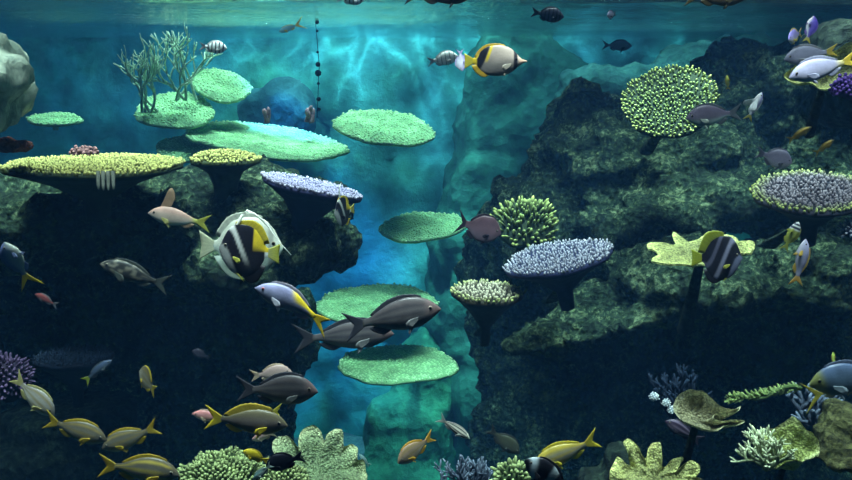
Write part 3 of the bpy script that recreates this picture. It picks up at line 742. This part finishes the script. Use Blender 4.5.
def fish(name, nose, tail, d, label, cat='fish', shape='snapper', pat=None, fin=(.1, .1, .1), tailc=None, acol=None, dors=(.22, .85, .045), H=None, yaw=0, roll=0,
         bend=0.0, vbend=0.0, fork=.55, tail_h=.32, eye=(.24, .21, .16), anal=(.64, .84, .05), dcol=None, pcol=None, filament=None, group=None, tl=.2, pect=.17,
         spread=.5, eye_s=1.0, dors_fn=None, pelvic=.12, wd=None, res=44):
    if shape in ('disc', 'butterfly'): res = 100
    S = SHAPES[shape]; H = H or S['H']; tailc = tailc or fin; dcol = dcol or fin; acol = acol or dcol; pcol = pcol or fin
    pat = pat or pat_counter((.1, .1, .1), (.2, .2, .2), (.4, .4, .4))
    mid = W((nose[0] + tail[0]) / 2, (nose[1] + tail[1]) / 2, d)
    v = mid.normalized()
    p0 = W(*nose, d); p1 = W(*tail, d); dr = p0 - p1; plen = dr.length; L = plen / max(.15, math.cos(R(yaw)))
    dr.normalize()
    X = (dr * math.cos(R(yaw)) - CF * math.sin(R(yaw))).normalized()
    up = Vector((0, 0, 1)) if abs(X.z) < .80 else (CU if dr.z < .8 else Vector((-1, 0, .2)))
    if abs(X.z) >= .80: up = dr.cross(-CF) * (1 if dr.x >= 0 else -1); up = up if up.length > .1 else CU
    Z = (up - X * up.dot(X)).normalized(); Y = Z.cross(X)
    ro = R(roll); Z, Y = Z * math.cos(ro) + Y * math.sin(ro), Y * math.cos(ro) - Z * math.sin(ro)
    m = Matrix((X, Y, Z)).transposed().to_4x4(); m.translation = mid
    root = empty(name, m); tag(root, label, cat, group)
    SL = L * (1 - tl); x_nose = L * .5
    hw = (wd or S['Wd']) * SL * .5
    sgn = 1
    def bendf(p):
        t = max(0, (x_nose - p.x) / L - .35)
        return Vector((p.x, p.y + bend * L * t * t * 2.2, p.z + vbend * L * t * t * 2.2))
    def top(t): return pchip(S['top'], t) * H * SL / 1.85
    def bot(t): return pchip(S['bot'], t) * H * SL / 1.85
    ring = 40 if shape in ('disc', 'butterfly') else 24; vs, cs = [], []
    for a in range(res + 1):
        t = (a / res) ** 1.25
        tp, bt = top(t), bot(t); zc = (tp + bt) / 2; hh = (tp - bt) / 2
        w = hw * (math.sin(math.pi * min(1, t * 1.25 + .04) ** .62) if t < .77 else 0)
        w = hw * max(.10 if t > .5 else .16, (pchip([(0, .12), (.08, .5), (.22, .9), (.35, 1), (.6, .78), (.85, .3), (1, .13)], t)))
        w = min(w, hh * 1.1)
        for k in range(ring):
            th = 2 * math.pi * k / ring; s, c = math.sin(th), math.cos(th)
            z = zc + hh * s; y = w * (abs(c) ** .9) * (1 if c >= 0 else -1)
            vs.append(bendf(Vector((x_nose - t * SL, y, z))))
            cc = pat(t, s); cs.append((*cc, 1))
    fs = [(a * ring + k, (a + 1) * ring + k, (a + 1) * ring + (k + 1) % ring, a * ring + (k + 1) % ring) for a in range(res) for k in range(ring)]
    fs.append(tuple(range(ring))); fs.append(tuple(res * ring + k for k in range(ring - 1, -1, -1)))
    mesh_obj('body', vs, fs, M_BODY, root, colors=cs)
    # tail fin
    xr = x_nose - SL * .985; n = 13; hr = (top(1) - bot(1)) / 2; zc = (top(1) + bot(1)) / 2; rp, tp_ = [], []
    th_ = tail_h * L * .5
    for k in range(n):
        q = -1 + 2 * k / (n - 1); rp.append((xr, 0, zc + q * hr))
        ln = tl * L * (1.05 - fork * (1 - abs(q)) ** 1.0) if fork > 0 else tl * L * (1.0 - .12 * q * q)
        tp_.append((xr - ln, 0, zc + q * th_))
    fin_mesh('tail_fin', rp, tp_, mixc(tailc, pat(1, 0), .25), tailc, root, bendf)
    # dorsal fin
    a0, a1, dh = dors; n = 19; rp, tp_ = [], []
    for k in range(n):
        q = k / (n - 1); t = a0 + (a1 - a0) * q
        hgt = dh * SL * (dors_fn(q) if dors_fn else (math.sin(math.pi * min(1, q * .9 + .12)) ** .6) * (.9 + .1 * (k % 2)))
        rp.append((x_nose - t * SL, 0, top(t) - .03 * SL)); tp_.append((x_nose - (t + .10 * min(1, q * 3) * (dh / .1)) * SL if not dors_fn else x_nose - (t + .08) * SL, 0, top(t) + hgt))
    fin_mesh('dorsal_fin', rp, tp_, mixc(dcol, pat((a0 + a1) / 2, 1), .3), dcol, root, bendf)
    a0, a1, dh = anal; n = 11; rp, tp_ = [], []
    for k in range(n):
        q = k / (n - 1); t = a0 + (a1 - a0) * q
        rp.append((x_nose - t * SL, 0, bot(t) + .012 * SL)); tp_.append((x_nose - (t + .09) * SL, 0, bot(t) - dh * SL * math.sin(math.pi * min(1, q * .85 + .15)) ** .6))
    fin_mesh('anal_fin', rp, tp_, acol, acol, root, bendf)
    for sd in (1, -1):
        # pectoral
        t = .30; w = hw * .93; zc = (top(t) + bot(t)) / 2 - .18 * (top(t) - bot(t)); n = 7; rp, tp_ = [], []
        for k in range(n):
            q = k / (n - 1) - .5
            rp.append((x_nose - t * SL + q * .01 * SL, sd * w, zc + q * .045 * SL))
            ln = pect * SL * (1 - 1.2 * q * q); an = -.25 + q * .9
            tp_.append((x_nose - t * SL - ln * math.cos(an), sd * (w + spread * ln * .8), zc + ln * math.sin(an) - .1 * ln))
        fin_mesh('pectoral_fin', rp, tp_, pcol, pcol, root, bendf, rows=3)
        # pelvic
        t = .36; n = 5; rp, tp_ = [], []
        for k in range(n):
            q = k / (n - 1)
            rp.append((x_nose - (t + .05 * q) * SL, sd * hw * .3, bot(t) + .03 * SL)); ln = pelvic * SL * (1 - .5 * q)
            tp_.append((x_nose - (t + .05 * q) * SL - ln * .75, sd * hw * .6, bot(t) - ln * .55))
        fin_mesh('pelvic_fin', rp, tp_, pcol, pcol, root, bendf, rows=3)
        # eye
        t = .13 if shape != 'butterfly' else .20; er = (.027 if shape != 'disc' else .03) * SL * eye_s
        zc = (top(t) + bot(t)) / 2 + .22 * (top(t) - bot(t)) / 2
        w = hw * pchip([(0, .12), (.08, .5), (.22, .9), (.35, 1), (.6, .78), (.85, .3), (1, .13)], t); w = min(w, (top(t) - bot(t)) / 2 * 1.1)
        vv, cc = [], []
        for q in ICO2[0]:
            vv.append(bendf(Vector((x_nose - t * SL + q[0] * er, sd * (w * .90 + (q[1] * sd) * er * .55), zc + q[2] * er))))
            pr = math.hypot(q[0], q[2]); cc.append((*((.006, .006, .008) if pr < .78 else eye), 1))
        mesh_obj('eye', vv, ICO2[1], M_EYE, root, colors=cc)
    if filament:
        V, Fc, T = [], [], []
        t = filament[0]; b = Vector((x_nose - t * SL, 0, top(t) * .98)); P = [b + Vector((-q[0] * SL, 0, q[1] * SL)) for q in [(0, 0)] + list(filament[1])]
        P = [bendf(p) for p in P]; nn = len(P)
        tube(V, Fc, T, P, [(.03 * (1 - i / nn) + .004) * SL for i in range(nn)], [0] * nn, 6)
        mesh_obj('dorsal_filament', V, Fc, M_FIN, root, colors=[(.85, .87, .82, 1)] * len(V))
    return root

def build_fish():
    grey = (.16, .16, .19); g2 = (.24, .23, .25)
    def snap(nose, tail, d, label, back=(.11, .09, .06), side=(.20, .18, .15), belly=(.34, .31, .24), yel=(.55, .38, .03), stripes=(.28, .20, .06), **k):
        k.setdefault('tailc', yel); k['H'] = k.get('H', .36) * 1.17
        return fish('snapper', nose, tail, d, label, shape='snapper', pat=pat_counter(back, side, belly, stripes, nstripe=3.2), fin=yel, group='yellow-tailed snappers low in the tank', cat='fish', **k)
    # --- large grey ones mid tank
    dk = dict(shape='snapper', fin=(.06, .06, .08), tailc=(.05, .05, .07), cat='fish', name='grey_snapper', group='big dark grey snappers', pcol=(.22, .22, .23), eye=(.3, .24, .2))
    pg = pat_counter((.09, .075, .08), (.13, .115, .12), (.10, .11, .12), (.045, .04, .05), nstripe=4, head=(.15, .10, .10))
    fish(nose=(441, 309), tail=(343, 326), d=2.45, label='big dark grey snapper swimming right in front, uppermost of the overlapping pair', pat=pg, H=.42, vbend=-.02, **dk)
    fish(nose=(394, 334), tail=(292, 339), d=2.65, label='dark grey snapper half hidden behind the other big grey one', pat=pg, H=.36, **dk)
    fish(nose=(318, 392), tail=(236, 389), d=2.4, label='dark grey snapper above the yellow-finned snapper', pat=pg, H=.48, tail_h=.34, **dk)
    fish(name='fusilier', nose=(255, 288), tail=(333, 316), d=2.3, label='lilac-blue fish with bright yellow tail swimming left over the grey snappers',
         pat=lambda t, h: mixc(mixc((.20, .22, .34), (.25, .25, .42), sst(-.2, .5, h)), YEL, sst(.60, .74, t + .10 * h) * sst(0, .4, h) + sst(.86, .95, t)), fin=(.3, .3, .4), tailc=YEL, dcol=(.34, .32, .42), shape='snapper', H=.36, eye=(.55, .12, .10), vbend=-.2, pcol=(.5, .5, .6), tail_h=.26)
    # --- yellow tailed group, lower left
    snap((54, 416), (12, 376), 2.5, 'pale silver snapper with yellow tail diving beside the purple bush coral', back=(.30, .27, .25), side=(.45, .42, .38), belly=(.6, .57, .5), yel=(.55, .48, .2), H=.42, roll=0, bend=.05)
    snap((107, 441), (44, 419), 2.45, 'olive-grey snapper following the silver one downwards', H=.36)
    snap((102, 449), (160, 427), 2.5, 'snapper with striped flank swimming left just above the lowest one', H=.36, vbend=.03)
    snap((180, 476), (98, 462), 2.3, 'lowest snapper of the group, yellow striped back, cut by the tank bottom', H=.36, stripes=(.6, .45, .08), vbend=-.05)
    snap((288, 426), (204, 417), 2.3, 'dark snapper with yellow dorsal fin and tail above the green bushy coral', back=(.12, .10, .06), side=(.16, .13, .12), belly=(.16, .13, .06), stripes=None, H=.34, dors=(.25, .88, .09), dcol=(.60, .44, .05), yel=(.72, .56, .03))
    snap((534, 466), (600, 439), 2.35, 'yellow-backed snapper with pale side stripe beside the dark hollow', back=(.45, .34, .06), side=(.34, .32, .28), belly=(.45, .42, .25), stripes=(.55, .40, .05), H=.34, yel=(.75, .62, .05), vbend=.03)
    snap((398, 461), (434, 437), 2.5, 'brownish snapper nosing down with an orange tail below the lowest plate coral', back=(.32, .20, .13), side=(.36, .26, .2), belly=(.45, .38, .3), yel=(.75, .42, .04), H=.45, yaw=25)
    snap((137, 372), (158, 391), 2.6, 'small snapper turning away with its yellow tail towards the viewer', yaw=-30, H=.85, yel=(.72, .52, .04), side=(.42, .38, .3), tail_h=.5)
    snap((234, 412), (283, 412), 2.5, 'hidden snapper of which mostly a yellow tail shows behind its dark neighbour', H=.28, tail_h=.42, yel=(.8, .68, .08))
    # pinks
    pk = dict(shape='snapper', fin=(.55, .42, .3), cat='fish')
    fish(name='pink_snapper', nose=(148, 213), tail=(211, 224), d=2.7, label='pinkish snapper with a tall raised fin under the yellow table corals', pat=pat_counter((.60, .36, .30), (.55, .42, .36), (.6, .6, .55), sc=(.5, .5, .1)), tailc=(.50, .50, .08), H=.36, dcol=(.5, .33, .2), pcol=(.6, .55, .2),
         dors=(.22, .42, .38), dors_fn=lambda q: math.sin(math.pi * (q * .84 + .1)) ** .5, shape='snapper', fin=(.55, .42, .3), tail_h=.30)
    fish(name='pink_snapper', nose=(292, 372), tail=(250, 376), d=2.6, label='pinkish fish partly hidden behind the back of a dark grey snapper', pat=pat_counter((.42, .28, .26), (.45, .32, .3), (.4, .3, .3)), H=.5, **pk)
    fish(name='pink_snapper', nose=(192, 414), tail=(232, 420), d=2.6, label='small rosy fish behind the yellow tail of the dark snapper', pat=pat_counter((.55, .2, .2), (.55, .25, .25), (.5, .3, .3)), H=.34, **pk)
    fish(name='pink_snapper', nose=(252, 440), tail=(276, 433), d=2.45, label='tiny pink and white fish under the dark yellow-finned snapper', pat=pat_counter((.6, .32, .3), (.66, .5, .45), (.7, .65, .6)), H=.4, tailc=(.7, .6, .4), shape='snapper', fin=(.6, .5, .4))
    fish(name='small_red_fish', nose=(35, 294), tail=(58, 306), d=2.8, label='little dull red fish alone in the dark hollow', pat=pat_counter((.30, .05, .05), (.26, .07, .07), (.2, .1, .1)), H=.36, shape='snapper', fin=(.2, .2, .22))
    fish(name='pale_small_fish', nose=(359, 454), tail=(370, 466), d=3.2, label='tiny pale teal fish beside the cabbage coral', shape='slim', pat=pat_counter((.2, .3, .3), (.35, .45, .42), (.4, .5, .5)), fin=(.3, .4, .4))
    # bannerfish and big pale fish
    fish(name='batfish', nose=(283, 248), tail=(199, 245), d=2.55, label='large pale batfish swimming right behind the black and yellow bannerfish', shape='disc', H=.80, pat=pat_bat, fin=(.55, .62, .52), tailc=(.70, .72, .50), tail_h=.36, fork=.15,
         dors=(.3, .9, .07), anal=(.4, .9, .06), tl=.17, pelvic=.12, pcol=(.7, .62, .25), roll=0, dcol=(.62, .66, .56), acol=(.46, .55, .48))
    fish(name='bannerfish', nose=(219, 248), tail=(280, 254), d=2.35, label='black, white and yellow bannerfish with a long trailing filament before the pale batfish', shape='disc', H=.98, pat=pat_banner, fin=BLACK, tailc=(.62, .62, .08), dcol=(.75, .6, .05),
         filament=(.34, [(.08, .2), (.17, .30), (.32, .25), (.51, .12), (.65, -.02), (.79, -.2), (.95, -.36), (1.1, -.5)]), acol=BLACK, dors=(.3, .9, .10), pcol=(.6, .6, .1), tl=.18, tail_h=.34, fork=.1, anal=(.5, .86, .14), pelvic=.25)
    fish(name='bannerfish', nose=(740, 258), tail=(693, 258), d=2.5, label='dark bannerfish with dull stripes in front of the lobed yellow coral', shape='disc', H=1.08, pat=pat_banner_dark, fin=(.03, .03, .05), tailc=(.45, .50, .04), dcol=(.28, .32, .03), acol=(.02, .02, .03), yaw=15,
         dors=(.45, .93, .16), anal=(.5, .86, .10), tl=.2, tail_h=.38, fork=.1, pcol=(.5, .5, .08))
    fish(name='bannerfish', nose=(336, 214), tail=(353, 208), d=2.9, label='small bannerfish seen half head-on beside the purple-white table coral', shape='disc', H=.92, pat=pat_banner, fin=BLACK, tailc=(.7, .6, .05), dcol=(.8, .62, .05), yaw=60,
         filament=(.34, [(-.02, .2), (-.0, .35), (.1, .5)]), tl=.18, fork=.1, tail_h=.3, pelvic=.2)
    fish(name='butterflyfish', nose=(527, 61), tail=(464, 61), d=2.4, label='pale butterflyfish with black eye band and yellow rear near the surface', shape='butterfly', H=.53, pat=pat_butterfly, fin=(.75, .55, .04), tailc=(.75, .66, .08), dors=(.40, .93, .035), anal=(.66, .93, .035), tl=.13, tail_h=.24, fork=.05, pcol=(.5, .45, .38), pelvic=.06, dcol=(.78, .50, .04), eye=(.05, .05, .05), eye_s=.9)
    # sergeants / damsels
    sg = dict(shape='damsel', name='sergeant_damselfish', fin=(.5, .5, .52), tailc=(.3, .3, .34), fork=.6, eye=(.5, .5, .5), res=60)
    pw = pat_bars((.80, .84, .86), (.03, .035, .06), 5)
    fish(nose=(227, 48), tail=(199, 46), d=3.2, label='white damselfish with black bars above the upper pale plate', pat=pw, H=.50, group='black-barred damselfish', **sg)
    fish(nose=(458, 56), tail=(427, 62), d=3.0, label='white barred damselfish right behind the butterflyfish', pat=pat_bars((.95, .97, .95), (.25, .28, .30), 5, w=.18), H=.50, group='black-barred damselfish', **sg)
    fish(nose=(365, -1), tail=(336, -2), d=3.1, label='white damselfish cut off by the top edge above the bright water', pat=pw, H=.50, group='black-barred damselfish', **sg)
    fish(name='pale_small_fish', nose=(386, -3), tail=(366, -3), d=3.2, label='pinkish white fish cut off by the top edge', shape='slim', pat=pat_counter((.6, .5, .5), (.75, .65, .62), (.8, .72, .7)), fin=(.6, .5, .5), H=.35)
    dm = dict(shape='damsel', name='dark_damselfish', fin=(.03, .035, .06), fork=.5)
    pd = pat_bars((.055, .06, .10), (.02, .02, .035), 6)
    fish(nose=(564, 17), tail=(531, 12), d=3.0, label='dark damselfish with a notched tail just under the surface', pat=pd, H=.50, **dm)
    fish(nose=(606, 17), tail=(617, 12), d=3.2, label='tiny grey-violet damselfish near the surface turning towards the viewer', pat=pat_counter((.16, .15, .25), (.25, .24, .34), (.5, .5, .55)), H=.55, yaw=45, **dm)
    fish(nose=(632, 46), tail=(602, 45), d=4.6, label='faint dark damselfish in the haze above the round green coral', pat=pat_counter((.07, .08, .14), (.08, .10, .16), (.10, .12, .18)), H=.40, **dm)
    fish(name='violet_small_fish', nose=(462, 72), tail=(460, 48), d=2.6, label='small violet-grey fish squeezed between damselfish and butterflyfish', shape='damsel', pat=pat_counter((.30, .32, .40), (.34, .32, .46), (.28, .26, .55)), fin=(.35, .32, .6), H=.5, yaw=20)
    # top edge silhouettes
    fish(name='dark_surface_fish', nose=(476, -6), tail=(404, -7), d=2.4, label='dark fish cut by the top edge above the barred damselfish', shape='snapper', pat=pat_counter((.03, .03, .03), (.05, .04, .03), (.07, .05, .04)), fin=(.03, .03, .03), H=.40)
    fish(name='dark_surface_fish', nose=(748, -3), tail=(684, -4), d=2.4, label='dark fish with a brownish belly cut by the top edge above the teal ridge', shape='snapper', pat=pat_counter((.03, .03, .03), (.05, .04, .03), (.12, .09, .04)), fin=(.10, .08, .03), H=.40)
    fish(name='orange_tailed_fish', nose=(279, 32), tail=(305, 22), d=4.0, label='faint grey-blue fish with an orange forked tail close to the surface', shape='slim', pat=pat_counter((.12, .28, .36), (.14, .30, .38), (.2, .36, .42)), fin=(.5, .4, .1), tailc=(.85, .5, .04), tail_h=.5, fork=.75, H=.3, tl=.35)
    # right top group
    lv = pat_counter((.34, .32, .48), (.38, .36, .52), (.35, .35, .46), sc=(.6, .5, .2))
    fish(name='lavender_fish', nose=(789, 78), tail=(858, 58), d=2.45, label='large lavender-grey fish with yellow tail over the folded yellow coral', shape='snapper', pat=lv, fin=(.35, .35, .5), tailc=(.75, .55, .04), H=.38, tail_h=.26)
    fish(name='lavender_fish', nose=(784, 60), tail=(838, 50), d=2.6, label='shaded grey fish with yellow tail right behind the large lavender one', shape='snapper', pat=pat_counter((.22, .22, .32), (.25, .25, .36), (.3, .3, .38)), fin=(.3, .3, .35), tailc=(.7, .5, .05), H=.44, tail_h=.24)
    fish(name='lavender_fish', nose=(784, 42), tail=(806, 30), d=2.55, label='small violet fish turned nose down, outermost above the folded coral', shape='snapper', pat=pat_counter((.26, .22, .62), (.38, .35, .66), (.7, .68, .72)), fin=(.6, .5, .15), H=.55, yaw=40)
    fish(name='lavender_fish', nose=(814, 16), tail=(806, 43), d=2.6, label='deep violet fish swimming upright above the folded yellow coral', shape='snapper', pat=pat_counter((.10, .06, .45), (.14, .10, .5), (.6, .6, .7)), fin=(.2, .15, .5), tailc=(.75, .62, .06), H=.5)
    fish(name='dusky_surgeonfish', nose=(686, 119), tail=(742, 112), d=2.7, label='dusky violet-grey fish overlapping the edge of the round green coral', shape='snapper', pat=pat_counter((.10, .08, .13), (.12, .10, .15), (.2, .28, .28)), fin=(.10, .12, .14), H=.48, pcol=(.5, .55, .5))
    fish(name='small_striped_fish', nose=(760, 93), tail=(749, 120), d=2.7, label='small white and violet fish with spread fins and a yellow tail', shape='slim', pat=pat_counter((.3, .28, .6), (.7, .7, .78), (.7, .7, .75)), fin=(.65, .68, .72), tailc=(.7, .6, .08), H=.3, pect=.5, spread=1.6, yaw=20)
    yf = dict(name='yellow_wrasse', shape='slim', fin=(.35, .25, .03), H=.26)
    py_ = pat_counter((.50, .30, .03), (.55, .34, .04), (.4, .28, .06), head=(.25, .2, .1))
    fish(nose=(812, 127), tail=(787, 141), d=3.0, label='slim orange-yellow wrasse, the higher of the two above the yellow-rimmed coral', pat=py_, **yf)
    fish(nose=(834, 140), tail=(814, 154), d=3.0, label='slim orange-yellow wrasse, the lower of the two above the yellow-rimmed coral', pat=py_, **yf)
    fish(nose=(727, 75), tail=(728, 90), d=3.1, label='tiny olive-yellow wrasse standing upright beside the round green coral', pat=pat_counter((.25, .26, .04), (.3, .3, .05), (.3, .3, .05)), **yf)
    fish(nose=(833, 352), tail=(834, 367), d=2.9, label='tiny bright green-yellow wrasse above the large blue-grey fish', pat=pat_counter((.5, .6, .1), (.5, .6, .1), (.5, .6, .1)), **yf)
    fish(name='grey_surgeonfish', nose=(792, 163), tail=(756, 152), d=3.0, label='soft grey-violet fish above the yellow-rimmed coral', shape='damsel', pat=pat_counter((.20, .17, .25), (.26, .22, .32), (.34, .32, .38)), fin=(.15, .14, .2), H=.60)
    fish(name='brown_surgeonfish', nose=(501, 234), tail=(456, 221), d=2.9, label='brown surgeonfish with a dark crescent tail touching the finger coral', shape='damsel', wd=.14, pat=pat_counter((.13, .07, .09), (.17, .10, .13), (.17, .12, .16)), fin=(.04, .03, .05), H=.70, tail_h=.55, fork=.7)
    fish(name='striped_fish', nose=(797, 222), tail=(785, 251), d=2.8, label='olive fish with dark and white striped head below the yellow-rimmed coral', shape='damsel', pat=lambda t, h: mixc((.5, .5, .5) if (t * 14) % 2 < 1 else (.03, .03, .06), (.30, .32, .06), sst(.3, .4, t)), fin=(.35, .35, .05), H=.42, yaw=15)
    fish(name='upright_snapper', nose=(804, 239), tail=(797, 286), d=2.6, label='slim grey-violet fish hanging upright with an orange tail', shape='slim', pat=pat_counter((.24, .22, .36), (.26, .25, .36), (.3, .28, .36)), fin=(.5, .32, .05), tailc=(.6, .33, .04), H=.30, wd=.14, yaw=10)
    fish(name='blue_fusilier', nose=(11, 242), tail=(27, 289), d=2.4, label='blue-grey fish with yellow tail turned nose up at the tank edge', shape='snapper', pat=pat_counter((.16, .2, .42), (.30, .36, .48), (.5, .55, .5)), fin=(.2, .25, .45), tailc=(.85, .68, .04), H=.50, yaw=30, fork=.7, tail_h=.45, tl=.3)
    fish(name='mottled_grouper', nose=(100, 264), tail=(170, 286), d=2.7, label='mottled brown and grey grouper drifting under the dark ledge', shape='snapper',
         pat=lambda t, h: mixc((.03, .03, .03), (.22, .20, .16), sst(-.1, .35, noise.noise(Vector((t * 9, h * 2.2, 3))) * 1.3) * (1 - .7 * sst(.5, .9, t))), fin=(.08, .09, .08), H=.34, pect=.22)
    fish(name='slim_blue_fish', nose=(112, 360), tail=(82, 381), d=2.6, label='dim slim blue fish with a yellow-green tail beside the dim blue plate coral', shape='slim', pat=pat_counter((.04, .06, .12), (.07, .1, .16), (.09, .12, .18)), fin=(.08, .1, .12), tailc=(.45, .5, .04), H=.26, vbend=-.08)
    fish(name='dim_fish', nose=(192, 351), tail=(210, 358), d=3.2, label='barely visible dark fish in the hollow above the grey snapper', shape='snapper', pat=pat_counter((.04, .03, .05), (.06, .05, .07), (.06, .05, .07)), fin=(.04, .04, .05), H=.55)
    fish(name='striped_cardinalfish', nose=(470, 439), tail=(438, 417), d=2.5, label='slim silver fish with fine dark stripes under the lowest plate coral', shape='slim', pat=lambda t, h: mixc((.60, .56, .48), (.03, .025, .025), sst(-.2, .3, math.sin(h * 9 + 1)) * sst(.1, .2, t)), fin=(.4, .4, .38), H=.26, eye_s=1.4)
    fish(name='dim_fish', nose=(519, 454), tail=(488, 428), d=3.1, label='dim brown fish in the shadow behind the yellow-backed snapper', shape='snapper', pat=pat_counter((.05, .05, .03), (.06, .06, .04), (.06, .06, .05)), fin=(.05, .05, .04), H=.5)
    fish(name='moorish_fish', nose=(525, 460), tail=(575, 492), d=2.15, label='black fish with blue-white bands rising from the bottom under the yellow snapper', shape='damsel', pat=lambda t, h: mixc(BLACK, (.5, .58, .64), sst(.1, .2, t + .1 * h) * (1 - sst(.24, .34, t + .1 * h)) + .8 * sst(.55, .62, t) * (1 - sst(.7, .78, t))), fin=(.02, .02, .03), H=.5)
    fish(name='blue_headed_fish', nose=(809, 385), tail=(900, 372), d=2.4, label='large blue-grey fish with an olive face entering over the mossy boulder', shape='snapper', pat=lambda t, h: mixc((.17, .18, .06), mixc((.08, .13, .16), (.07, .10, .19), h * .5 + .5), sst(.14, .26, t + .05 * h)), fin=(.12, .15, .25), H=.46, eye=(.1, .1, .05), pcol=(.35, .42, .5))
    fish(name='olive_tailed_fish', nose=(866, 381), tail=(802, 399), d=2.7, label='olive-tailed fish mostly hidden behind the large blue-grey one', shape='snapper', pat=pat_counter((.10, .13, .2), (.12, .15, .2), (.15, .2, .2), sc=(.35, .30, .04)), fin=(.2, .2, .1), tailc=(.42, .34, .03), tail_h=.55, fork=.75, H=.3, tl=.28)
    fish(name='striped_shadow_fish', nose=(665, 421), tail=(702, 442), d=2.65, label='dark fish with thin pale stripes below the curled leaf coral', shape='snapper', pat=pat_counter((.03, .02, .04), (.05, .03, .06), (.05, .04, .06), (.26, .2, .3), nstripe=3), fin=(.04, .03, .05), H=.42)
    fish(name='black_damselfish', nose=(266, 466), tail=(304, 456), d=2.15, label='black damselfish in front of the cabbage coral', shape='damsel', pat=pat_counter((.008, .01, .02), (.012, .015, .028), (.015, .02, .03)), fin=(.01, .012, .02), H=.55)
    fish(name='yellow_small_fish', nose=(243, 451), tail=(270, 462), d=2.3, label='small bright yellow fish over the green bushy coral', shape='damsel', pat=pat_counter((.65, .48, .02), (.7, .52, .03), (.6, .5, .05)), fin=(.6, .45, .02), H=.45)
    fish(name='teal_striped_fish', nose=(253, 480), tail=(272, 464), d=2.1, label='slim fish with teal and white bands below the black damselfish', shape='slim', pat=pat_counter((.2, .4, .4), (.5, .62, .58), (.05, .08, .1)), fin=(.3, .4, .4), H=.34)

build_rocks()
build_corals()
build_fish()

# ------------------------------------------------------------------ lights (lamps hung above the tank, plus added blue and green spots)
def spot(name, loc, target, power, size, color, blend=.6, radius=.08):
    l = bpy.data.lights.new(name, 'SPOT'); l.energy = power; l.spot_size = R(size); l.spot_blend = blend; l.color = color; l.shadow_soft_size = radius
    o = bpy.data.objects.new(name, l); COL.objects.link(o); o.location = loc
    o.rotation_euler = (Vector(target) - Vector(loc)).to_track_quat('-Z', 'Y').to_euler()
def area(name, loc, target, power, sx, sy, color, spread=180):
    l = bpy.data.lights.new(name, 'AREA'); l.shape = 'RECTANGLE'; l.size = sx; l.size_y = sy; l.energy = power; l.color = color; l.spread = R(spread)
    o = bpy.data.objects.new(name, l); COL.objects.link(o); o.location = loc
    o.rotation_euler = (Vector(target) - Vector(loc)).to_track_quat('-Z', 'Y').to_euler()

spot('pendant_lamp_back', (-.3, 6.5, 1.7), (-.3, 7.25, -1.0), 480, 95, (.85, 1, 1), 1, .03)
spot('pendant_lamp_back', (-1.9, 6.4, 1.7), (-1.8, 7.2, -1.0), 220, 75, (.8, .96, 1), 1, .03)
spot('pendant_lamp_back', (1.2, 6.4, 1.7), (1.6, 7.2, -.7), 170, 85, (.8, .98, 1), 1, .03)
area('lamp_bank_front', (0, 1.95, 1.6), (0, 2.4, -1), 78, 4.0, .35, (1, .98, .94), 50)
area('lamp_bank_middle', (0, 3.2, 1.6), (0, 3.75, -1), 175, 6.0, .4, (.97, 1, .95), 55)
area('lamp_bank_rear', (-.4, 5.75, 1.6), (-.4, 5.75, -1), 85, 5.0, .4, (.9, 1, .98), 60)
spot('added_blue_spot', (-.9, 5.6, 1.7), (-.85, 7.1, -2.3), 3000, 30, (.15, .42, 1), 1)  # added spot, tints the lower back wall and its haze blue
spot('pendant_lamp_back', (.1, 5.7, 1.7), (-.05, 6.9, -2.6), 1300, 30, (.8, 1, .85), 1, .03)  # added greenish spot, brightens the mound and lower back wall
spot('added_blue_spot', (-3.4, 5.6, 1.7), (-2.9, 7.2, .0), 130, 50, (.2, .6, 1), 1)  # added spot, tints the upper left of the back wall blue

w = bpy.data.worlds.new('room'); sc.world = w; w.use_nodes = True
w.node_tree.nodes['Background'].inputs[0].default_value = (.02, .06, .10, 1)
w.node_tree.nodes['Background'].inputs[1].default_value = .3
